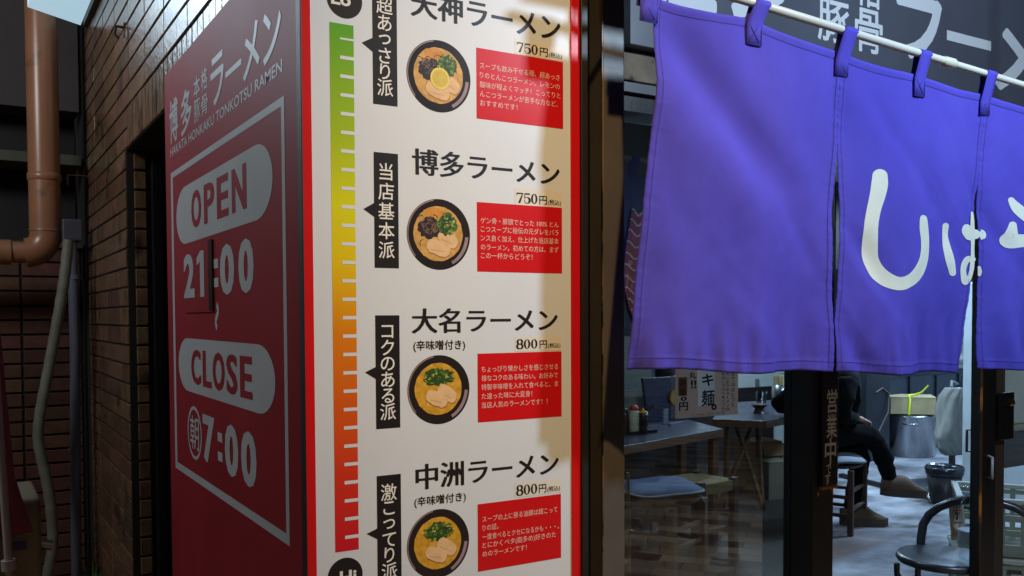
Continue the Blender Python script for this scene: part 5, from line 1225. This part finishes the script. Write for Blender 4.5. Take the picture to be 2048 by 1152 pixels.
# hands with five fingers
def hand(wrist, d, side, up):
    W = Vector(wrist); d = Vector(d).normalized(); up = Vector(up).normalized(); s_ = d.cross(up).normalized() * side
    ch = [(-1, W, 0.026), (0, W + d * 0.045, (0.036, 0.02)), (1, W + d * 0.085, (0.036, 0.018))]
    for i, (off, ln) in enumerate(((-0.03, 0.068), (-0.010, 0.078), (0.011, 0.073), (0.03, 0.056))):
        b0 = W + d * 0.09 + s_ * off
        k = len(ch); ch.append((2, b0, 0.010)); ch.append((k, b0 + d * ln * 0.5 - up * 0.006, 0.009)); ch.append((k + 1, b0 + d * ln * 0.95 - up * 0.024, 0.0075))
    k = len(ch); ch.append((1, W + d * 0.035 - s_ * 0.038, 0.012)); ch.append((k, W + d * 0.075 - s_ * 0.058 - up * 0.008, 0.010)); ch.append((k + 1, W + d * 0.10 - s_ * 0.06 - up * 0.016, 0.008))
    o_ = skin('hand', [(a_, tuple(p_), r_) for a_, p_, r_ in ch], [skin_m], person, 1)
hand(L3(0.06, 0.47, 0.765), L3(1, 0.1, -0.05), 1, L3(0, 0, 1)); hand(L3(0.363, -0.015, 0.753), L3(0.6, 0.75, -0.25), -1, L3(0, 0, 1))
# clogs
def clog(heel, d, name_label):
    d = Vector(d); d.normalize(); up = Vector((0, 0, 1)) - d * d.z; up.normalize(); s_ = d.cross(up); m_ = MB(); H = Vector(heel)
    prof = []
    for k in range(13):
        u = k / 12; w_ = 0.052 * (1 - abs(2 * u - 1) ** 3.2) ** 0.5 * (0.92 + 0.18 * u) + 0.004
        top = 0.075 + 0.03 * math.exp(-((u - 0.42) / 0.22) ** 2) - 0.05 * max(0, u - 0.55) / 0.45 * 1.0
        prof.append((u * 0.315, w_ * 1.1, top * 1.18))
    n = 12; vs = []
    for (x, w_, top) in prof:
        for j in range(n + 1):
            a = math.pi * j / n; vs.append(H + d * x + s_ * (w_ * math.cos(a)) + up * (0.04 + (top - 0.02) * math.sin(a) ** 0.6))
    m_.add(vs, [(i * (n + 1) + j, (i + 1) * (n + 1) + j, (i + 1) * (n + 1) + j + 1, i * (n + 1) + j + 1) for i in range(12) for j in range(n)], 0, True)
    out = [(x - 0.002, w_ * 1.06) for x, w_, _ in prof]; pts = [H + d * x + s_ * w_ for x, w_ in out] + [H + d * x - s_ * w_ for x, w_ in reversed(out)]
    k = len(pts); m_.add([p_ for p_ in pts] + [p_ + up * 0.052 for p_ in pts], [tuple(range(k)), tuple(range(2 * k - 1, k - 1, -1))] + [(i, k + i, k + (i + 1) % k, (i + 1) % k) for i in range(k)], 1)
    m_.build('clog', [mat('clog_suede', (84, 64, 48), 0.8, var=0.12), mat('clog_sole', (68, 54, 44), 0.7, var=0.1)], person)
clog(PL(0.28, 0.08, 0.014), Rm @ Vector((1, 0.0, 0)), '')
clog(PL(0.55, 0.13, 0.215), Rm @ Vector((1, 0.12, -0.05)), '')

# ---------------------------------------------------------------- kitchen end
c = atZ(1839, 917, 0.012); c.y += 0.2; c.x += 0.14
pt = thing('stock_pot', 'large steel stock pot standing on the kitchen floor', 'pot', (c.x, c.y, 0)); pr_ = 0.235; phh = 0.40
mb = MB(); mb.lathe((c.x, c.y, 0.014), [(pr_ * 0.97, 0), (pr_, 0.012), (pr_, phh), (pr_ * 1.04, phh + 0.004), (pr_ * 1.04, phh + 0.012), (pr_ * 0.97, phh + 0.012), (pr_ * 0.96, 0.02), (0, 0.02)], 40); mb.build('body', mat('pot_steel', (156, 158, 162), 0.24, metal=1.0, var=0.12), pt)
vd = Vector((-c.x, -c.y, 0)).normalized(); sdv = Vector((-vd.y, vd.x, 0)); q_ = Vector((c.x, c.y, 0.014 + phh - 0.06)) + vd * pr_
mb = MB(); mb.tube([q_ - sdv * 0.07, q_ - sdv * 0.06 + vd * 0.045, q_ + sdv * 0.06 + vd * 0.045, q_ + sdv * 0.07], 0.009, 8); mb.build('handle', M_steel, pt)
mb = MB(); mb.lathe((c.x, c.y, 0.014 + phh + 0.0125), [(pr_ * 1.0, 0), (pr_ * 0.98, 0.006), (0, 0.008)], 36); mb.build('lid', M_steel, pt)
pk = thing('paper_parcel', 'tan paper parcel tied with yellow string on top of the stock pot', 'parcel', (c.x, c.y, phh + 0.036)); pz0 = phh + 0.036; ry = Matrix.Rotation(math.atan2(sdv.y, sdv.x) + R(8), 3, 'Z')
mb = MB(); pc = Vector((c.x, c.y, pz0 + 0.095)) + vd * 0.04
n = 10; mb.box(pc, (0.42, 0.30, 0.17), rot=ry); mb.box(pc + Vector((0, 0, 0.0885)), (0.425, 0.31, 0.007), rot=ry @ Matrix.Rotation(R(1), 3, 'X')); mb.build('wrapping', mat('kraft_paper', (170, 156, 116), 0.75, var=0.15, scale=8, bump=0.6, bscale=18), pk, bevel=0.012, seg=3)
mb = MB(); off = ry @ Vector((-0.04, 0, 0)); 
hs_ = ry @ Vector((0, 1, 0)); 
if hs_.dot(vd) < 0: hs_ = -hs_
P0 = pc + off
mb.tube([P0 + hs_ * 0.158 + Vector((0, 0, -0.09)), P0 + hs_ * 0.158 + Vector((0, 0, 0.07)) + sdv * 0.01, P0 + hs_ * 0.12 + Vector((0, 0, 0.102)) , P0 + Vector((0, 0, 0.102)) + sdv * 0.08, P0 - hs_ * 0.12 + Vector((0, 0, 0.102)) + sdv * 0.12], 0.011, 8)
mb.tube([P0 + Vector((0, 0, 0.102)) + sdv * 0.07, P0 + Vector((0, 0, 0.13)) + sdv * 0.14, P0 + Vector((0, 0, 0.20)) + sdv * 0.2], 0.008, 8)
mb.build('string', mat('yellow_string', (206, 214, 44), 0.5, var=0.05), pk)
# dark fridge, counter, shelves
a = atY(1741, 800, 5.7); b = atY(1789, 800, 5.7)
fr = thing('dark_cabinet', 'tall dark steel cabinet between the white wall and the kitchen', 'cabinet', ((a.x + b.x) / 2, 6.0, 0))
mb = MB(); mb.bx(a.x, b.x, 5.75, 6.5, 0.012, 1.9); mb.build('body', mat('dark_steel', (46, 50, 58), 0.35, metal=0.5, var=0.15), fr, bevel=0.006)
mb = MB(); k0 = atY(1752, 785, 5.74); mb.tube([k0, k0 + Vector((0.1, 0, 0.04)), k0 + Vector((0.2, 0, -0.02)), k0 + Vector((0.16, -0.02, -0.2)), k0 + Vector((0.02, -0.02, -0.38))], 0.008, 6); mb.build('cord', mat('cord_brown', (84, 74, 70), 0.6), fr)
kc = thing('kitchen_counter', 'stainless kitchen counter and shelf behind the stock pot', 'counter', (9.6, 6.2, 0))
x0, x1 = b.x + 0.02, 10.9
mb = MB(); mb.bx(x0, x1, 5.95, 6.55, 0.1, 0.86); mb.build('base_unit', mat('unit_steel', (66, 72, 84), 0.4, metal=0.8, var=0.2, scale=3), kc, bevel=0.004)
mb = MB(); mb.bx(x0, x1, 5.9, 6.58, 0.861, 0.9); mb.build('worktop', M_steel, kc, bevel=0.004)
mb = MB(); mb.bx(x0 + 0.2, x1, 6.2, 6.58, 1.35, 1.38); mb.build('shelf', M_steel, kc)
mb = MB()
for xx in (x0 + 0.55, x0 + 1.0, x0 + 1.4): mb.bx(xx, xx + 0.34, 5.93, 5.949, 0.5, 0.8)
mb.build('cupboard_door', mat('unit_blue', (50, 56, 68), 0.35, metal=0.6, var=0.15), kc, bevel=0.006)
mb = MB(); 
for k, (xx, hh, rr) in enumerate(((x0 + 0.3, 0.16, 0.08), (x0 + 0.62, 0.22, 0.06), (x0 + 0.95, 0.12, 0.1), (x0 + 1.3, 0.2, 0.05))):
    mk = MB(); mk.lathe((xx, 6.2, 0.9005), [(rr * 0.9, 0), (rr, 0.01), (rr, hh * 0.9), (rr * 0.7, hh), (0, hh)], 16)
    tag(mk.build('kitchen_canister', [M_steel, mat('canister_black', (24, 24, 26), 0.4), mat('canister_white', (170, 176, 180), 0.4), mat('canister_blue', (70, 96, 130), 0.4)][k]), ['squat steel canister nearest the dark cabinet on the counter', 'tall black canister on the kitchen counter', 'wide white canister on the kitchen counter', 'slim blue canister on the kitchen counter'][k], 'canister', 'canisters on the counter')
wc = thing('added_cupboard', 'long black cupboard added high at the back to darken the curtain slits', 'cupboard', (9.2, 6.4, 1.5))
mb = MB(); mb.bx(6.8, 10.95, 6.25, 6.59, 1.46, 2.79); mb.build('carcass', mat('cupboard_black', (20, 20, 24), 0.4, var=0.2), wc, bevel=0.004)  # added black backing so the curtain slits look dark
for k in range(5): mb = MB(); mb.bx(6.81 + 0.82 * k, 7.61 + 0.82 * k, 6.235, 6.2495, 1.47, 2.78); mb.build('cupboard_panel', mat('cupboard_black', (0, 0, 0)), wc, bevel=0.003)
# raised kitchen edge and mat
a = atZ(1744, 966, 0.03); b = atZ(1893, 1003, 0.03); dn = (b - a).normalized(); nn = Vector((-dn.y, dn.x, 0))
if nn.dot(Vector((a.x, a.y, 0))) < 0: nn = -nn
mb = MB(); mb.bar(a + Vector((0, 0, 0.0)) - dn * 0.4, b + dn * 0.6, 0.05, 0.034); tag(mb.build('floor_strip', mat('strip_black', (14, 14, 16), 0.4), bevel=0.004), 'black raised strip across the floor by the clogs', 'floor strip')
m0 = a.lerp(b, 0.55) + nn * 0.5; mb = MB(); mb.box((m0.x, m0.y, 0.024), (0.95, 0.55, 0.02), rot=Matrix.Rotation(math.atan2(dn.y, dn.x), 3, 'Z'))
tag(mb.build('rubber_mat', mat('mat_dark', (44, 50, 60), 0.6, var=0.2), bevel=0.004), 'dark rubber mat on the kitchen floor beyond the strip', 'mat')
# hanging cloth bag on a trolley counter
tcx = atZ(1912, 800, 0.85); tcr = thing('work_table', 'small pale work table with dark legs at the kitchen entrance', 'table', (tcx.x, tcx.y, 0))
tY = 4.62; xa_ = (tY + 0.36) * bear(1890); xb_ = xa_ + 0.8; ztb = atY(1905, 782, tY + 0.15).z
mb = MB(); mb.bx(xa_, xb_, tY, tY + 0.36, ztb - 0.03, ztb); mb.build('top', mat('pale_top', (176, 186, 190), 0.4), tcr, bevel=0.004)
for xx in (xa_ + 0.05, xb_ - 0.05):
    for yy in (tY + 0.05, tY + 0.31): mb = MB(); mb.bx(xx - 0.02, xx + 0.02, yy - 0.02, yy + 0.02, 0.012, ztb - 0.031); mb.build('leg', M_black, tcr)
mb = MB(); mb.bx(xa_ + 0.08, xb_ - 0.08, tY + 0.1, tY + 0.28, 0.3, ztb - 0.1); mb.build('cupboard', M_black, tcr)
mb = MB(); ch = [(1908, 776, 6), (1905, 792, 13), (1903, 820, 18), (1901, 850, 21), (1900, 872, 26), (1904, 892, 25), (1910, 908, 17)]
n = 44; vs = []; fine = []
for i in range(len(ch) - 1):
    for k in range(5): fine.append(tuple(ch[i][q_] + (ch[i + 1][q_] - ch[i][q_]) * k / 5 for q_ in range(3)))
fine.append(ch[-1])
for i, (x, y, w_) in enumerate(fine):
    p = atY(x, y, tY + 0.12); ww = atY(x + w_, y, tY + 0.12).x - p.x
    for j in range(n):
        a = 2 * math.pi * j / n
        rr = 1 + 0.20 * math.sin(3 * a + i * 0.16) + 0.16 * mnoise.noise((3.2 * math.cos(a), 3.2 * math.sin(a), i * 0.16)) + 0.10 * math.sin(8 * a + 2 * math.sin(i * 0.22))
        vs.append((p.x + ww * math.cos(a) * rr, tY + 0.12 + 0.085 * math.sin(a) * rr, p.z))
mb.add(vs, [(i * n + j, (i + 1) * n + j, (i + 1) * n + (j + 1) % n, i * n + (j + 1) % n) for i in range(len(fine) - 1) for j in range(n)] + [tuple(range(n)), tuple(range(len(vs) - 1, len(vs) - n - 1, -1))], 0, True)
mb.tube([vs[4], Vector(vs[4]) + Vector((0.05, 0.03, 0.05)), Vector(vs[4]) + Vector((0.16, 0.05, 0.02))], 0.012, 8)
tag(mb.build('cloth_bag', mat('pale_canvas', (142, 144, 138), 0.9, var=0.12, bump=0.7, bscale=12)), 'pale canvas bag hanging at the corner of the work table', 'bag')
mb = MB(); rnd = random.Random(9)
for k in range(9):
    p = Vector((xa_ + 0.08 + 0.022 * k, tY + 0.15 + rnd.uniform(0, 0.15), ztb + 0.0005)); mb.lathe(p, [(0.018, 0), (0.02, 0.05), (0.009, 0.075), (0.009, 0.10 + rnd.uniform(0, 0.05)), (0, 0.10)], 10)
tag(mb.build('seasoning_bottles', glass('tumbler_glass'), ), 'cluster of small clear bottles on the pale work table', 'bottles')
c = atZ(1905, 1012, 0.012); c += Vector((0.05, 0.1, 0)); bn_ = thing('bin', 'black bin lined with a plastic bag below the canvas bag', 'bin', (c.x, c.y, 0))
mb = MB(); mb.lathe((c.x, c.y, 0.013), [(0.10, 0), (0.13, 0.26), (0.125, 0.26), (0.095, 0.01), (0, 0.01)], 22); mb.build('tub', mat('bin_black', (16, 16, 20), 0.4), bn_)
mb = MB(); mb.lathe((c.x, c.y, 0.013), [(0.135, 0.22), (0.142, 0.27), (0.13, 0.285), (0.115, 0.26), (0.11, 0.2)], 22); mb.build('liner', mat('liner_plastic', (28, 30, 36), 0.2, var=0.3, bump=0.9, bscale=20), bn_)
c = atZ(1880, 1000, 0.03); mb = MB(); mb.tube([c + Vector((0.12 * math.cos(R(a)), 0.05 * math.sin(R(a)), 0.07 * math.sin(R(a)) )) for a in range(0, 181, 15)], 0.012, 8); tag(mb.build('steel_loop', M_steel), 'small bent steel handle on the floor beside the bin', 'handle')
# ---------------------------------------------------------------- folding chair with jug and card
ZC = 0.45
cc = atZ(1890, 1110, ZC); chair = thing('folding_chair', 'round seated tube chair with a curved back just inside the entrance', 'chair', (cc.x, cc.y, 0))
mb = MB(); mb.lathe((cc.x, cc.y, ZC - 0.035), [(0.17, 0), (0.185, 0.006), (0.19, 0.02), (0.185, 0.033), (0.17, 0.035), (0, 0.035)], 36); mb.build('seat', mat('black_vinyl_seat', (58, 63, 74), 0.3, spec=0.9, var=0.15, bump=0.2, bscale=120), chair)
tube_m = mat('grey_tube', (84, 88, 96), 0.3, metal=0.7, var=0.15)
bd = unit((0, 0, 0), (cc.x, cc.y, 0)); sd_ = Vector((bd.y, -bd.x, 0))     # bd away from the camera, sd_ to the right
a0 = cc - sd_ * 0.10 + bd * 0.12; path = []
for k in range(13):
    a = R(180 - 180 * k / 12); rr = 0.235
    path.append(cc + sd_ * (0.14 + 0.235 * math.cos(a)) + bd * 0.17 + Vector((0, 0, 0.02 + 0.19 * math.sin(a) ** 0.8)))
mb = MB(); mb.tube([path[0] + Vector((0, 0, -0.12)) - bd * 0.02] + path + [path[-1] + Vector((0, 0, -0.3))], 0.018, 12); mb.build('back_frame', tube_m, chair)
for s0, s1, lx in ((-0.18, -0.09, -0.06), (-0.10, -0.19, -0.08)):
    mb = MB(); mb.tube([cc + sd_ * s0 + bd * (-0.08) + Vector((0, 0, -0.036)), cc + sd_ * s0 + bd * (-0.08) + Vector((0, 0, -0.08)), cc + sd_ * s1 + bd * 0.02 + Vector((0, 0, -0.24)), Vector((cc.x, cc.y, 0.024)) + sd_ * (s1 + lx * 0.3) + bd * (0.1 if s0 < -0.1 else -0.1)], 0.0125, 10); mb.build('leg', tube_m, chair)
for s0 in (0.12,):
    for q_ in (-0.1, 0.1): mb = MB(); mb.tube([cc + sd_ * s0 + bd * q_ + Vector((0, 0, -0.036)), Vector((cc.x, cc.y, 0.024)) + sd_ * (s0 + 0.05) - bd * q_ * 1.3], 0.0125, 10); mb.build('leg', tube_m, chair)
c = cc + sd_ * 0.105 - bd * 0.02
jg = thing('water_jug', 'clear plastic jug standing on the tube chair', 'jug', (c.x, c.y, ZC))
mb = MB(); mb.lathe((c.x, c.y, ZC + 0.0008), [(0.055, 0), (0.058, 0.01), (0.05, 0.03), (0.057, 0.05), (0.057, 0.2), (0.045, 0.235), (0.028, 0.26), (0.028, 0.28), (0.05, 0.285), (0.05, 0.3), (0, 0.3)], 24); mb.build('body', glass('jug_plastic', 1.9, (0.86, 0.9, 0.92, 1), 0.08), jg)
mb = MB(); mb.lathe((c.x, c.y, ZC + 0.07), [(0.0585, 0), (0.0585, 0.05)], 24); mb.build('wrapper', mat('jug_label', (186, 196, 210), 0.4, var=0.3, scale=30), jg)
cdp = atY(1911, 1040, cc.y + 0.25); card = thing('price_card', 'cream card with a boxed number leaning against the chair back', 'card', (cdp.x, cdp.y, cdp.z)); YC = cc.y + 0.2
x0, x1 = atY(1897, 1040, YC).x, atY(1926, 1040, YC).x; z1, z0 = atY(1905, 1000, YC).z, atY(1905, 1075, YC).z
mb = MB(); mb.add([(x0 - 0.02, YC - 0.03, z0), (x1 - 0.02, YC - 0.03, z0 - 0.01), (x1, YC, z1 - 0.012), (x0, YC, z1), (x0 - 0.02, YC - 0.027, z0), (x1 - 0.02, YC - 0.027, z0 - 0.01), (x1, YC + 0.003, z1 - 0.012), (x0, YC + 0.003, z1)], [(0, 1, 2, 3), (4, 7, 6, 5), (0, 4, 5, 1), (2, 6, 7, 3), (0, 3, 7, 4), (1, 5, 6, 2)]); mb.build('sheet', mat('card_cream', (204, 200, 182), 0.6, var=0.06), card)
def ct(u, v, h=0.0):
    return (x0 - 0.02 * (1 - v) + (x1 - x0) * u, YC - 0.03 * (1 - v) - 0.002 - h, z0 + (z1 - z0) * v - 0.011 * u)
l_ = MB(); letter(l_, '7', ct, 0.36, 0.66, 0.50, 0.70, bold=0.05, fit='all'); letter(l_, '席案内', ct, 0.2, 0.8, 0.80, 0.92, fit='all'); l_.build('lettering', M_ink, card)
l_ = MB(); ribbon2(l_, ct, [(0.22, 0.44), (0.8, 0.44), (0.8, 0.75), (0.22, 0.75), (0.22, 0.44)], 0.018); l_.build('red_box', mat('card_red', (190, 70, 56), 0.6, var=0), card)
# plastic crates
crm = mat('crate_grey', (136, 146, 132), 0.5, var=0.1)
def crate(ctr, size, yaw_, label):
    o_ = thing('plastic_crate', label, 'crate', ctr, 'plastic crates inside the entrance'); rot = Matrix.Rotation(yaw_, 3, 'Z'); sx, sy_, h = size; C_ = Vector(ctr)
    m_ = MB(); m_.box(C_ + Vector((0, 0, 0.01)), (sx, sy_, 0.012), rot=rot)
    for i in range(4):
        r2 = rot @ Matrix.Rotation(i * math.pi / 2, 3, 'Z'); ln = sx if i % 2 else sy_; dd = (sy_ if i % 2 else sx) / 2
        n = 7
        for z0_, z1_ in ((0.016, 0.06), (0.10, 0.13), (0.17, 0.20), (h - 0.05, h - 0.03)):
            m_.box(C_ + r2 @ Vector((dd, 0, (z0_ + z1_) / 2)), (0.010, ln, z1_ - z0_), rot=r2)
        for k in range(n + 1): m_.box(C_ + r2 @ Vector((dd - 0.0003, -ln / 2 + ln * k / n, h / 2)), (0.008, 0.024, h - 0.03), rot=r2)
    m_.build('basket', crm, o_)
    m_ = MB()
    for i in range(4):
        r2 = rot @ Matrix.Rotation(i * math.pi / 2, 3, 'Z'); ln = sx if i % 2 else sy_; dd = (sy_ if i % 2 else sx) / 2
        m_.box(C_ + r2 @ Vector((dd + 0.004, 0, h - 0.012)), (0.03, ln + 0.03, 0.022), rot=r2)
    m_.build('rim', mat('crate_rim', (176, 184, 174), 0.4, var=0.06), o_, bevel=0.003)
ca = cc + bd * 0.92 + sd_ * 0.36; yv = math.atan2(bd.y, bd.x)
crate((ca.x, ca.y, 0.013), (0.42, 0.62, 0.28), yv + R(6), 'grey slotted crate on the floor, lower of the two behind the chair')
crate((ca.x + 0.01, ca.y, 0.296), (0.42, 0.62, 0.28), yv + R(3), 'grey slotted crate stacked on the lower crate behind the chair')
# things seen past the right door
wb = thing('white_cabinet', 'pale cabinet seen through the glass at the right edge', 'cabinet', (5.0, 3.2, 0))
wY = 3.3; x0 = atY(2012, 800, wY).x; zc_ = atY(2030, 848, wY).z
mb = MB(); mb.bx(x0 - 0.06, x0 + 0.9, wY, wY + 0.06, zc_, 1.9); mb.build('door', mat('cabinet_cream', (176, 170, 152), 0.45, var=0.05), wb, bevel=0.005)
mb = MB(); mb.bx(x0 - 0.06, x0 + 0.9, wY - 0.02, wY + 0.06, zc_ - 0.04, zc_ - 0.001); mb.build('ledge', mat('ledge_tan', (150, 132, 96), 0.5), wb)
mb = MB(); mb.bx(x0 - 0.06, x0 + 0.9, wY + 0.02, wY + 0.06, atY(2030, 935, wY).z, zc_ - 0.041); mb.build('plinth', mat('plinth_brown', (62, 54, 48), 0.6), wb)

for xx in (x0 + 0.0, x0 + 0.75): mb = MB(); mb.bx(xx, xx + 0.03, wY + 0.025, wY + 0.055, 0.012, atY(2030, 935, wY).z - 0.001); mb.build('leg', M_black, wb)
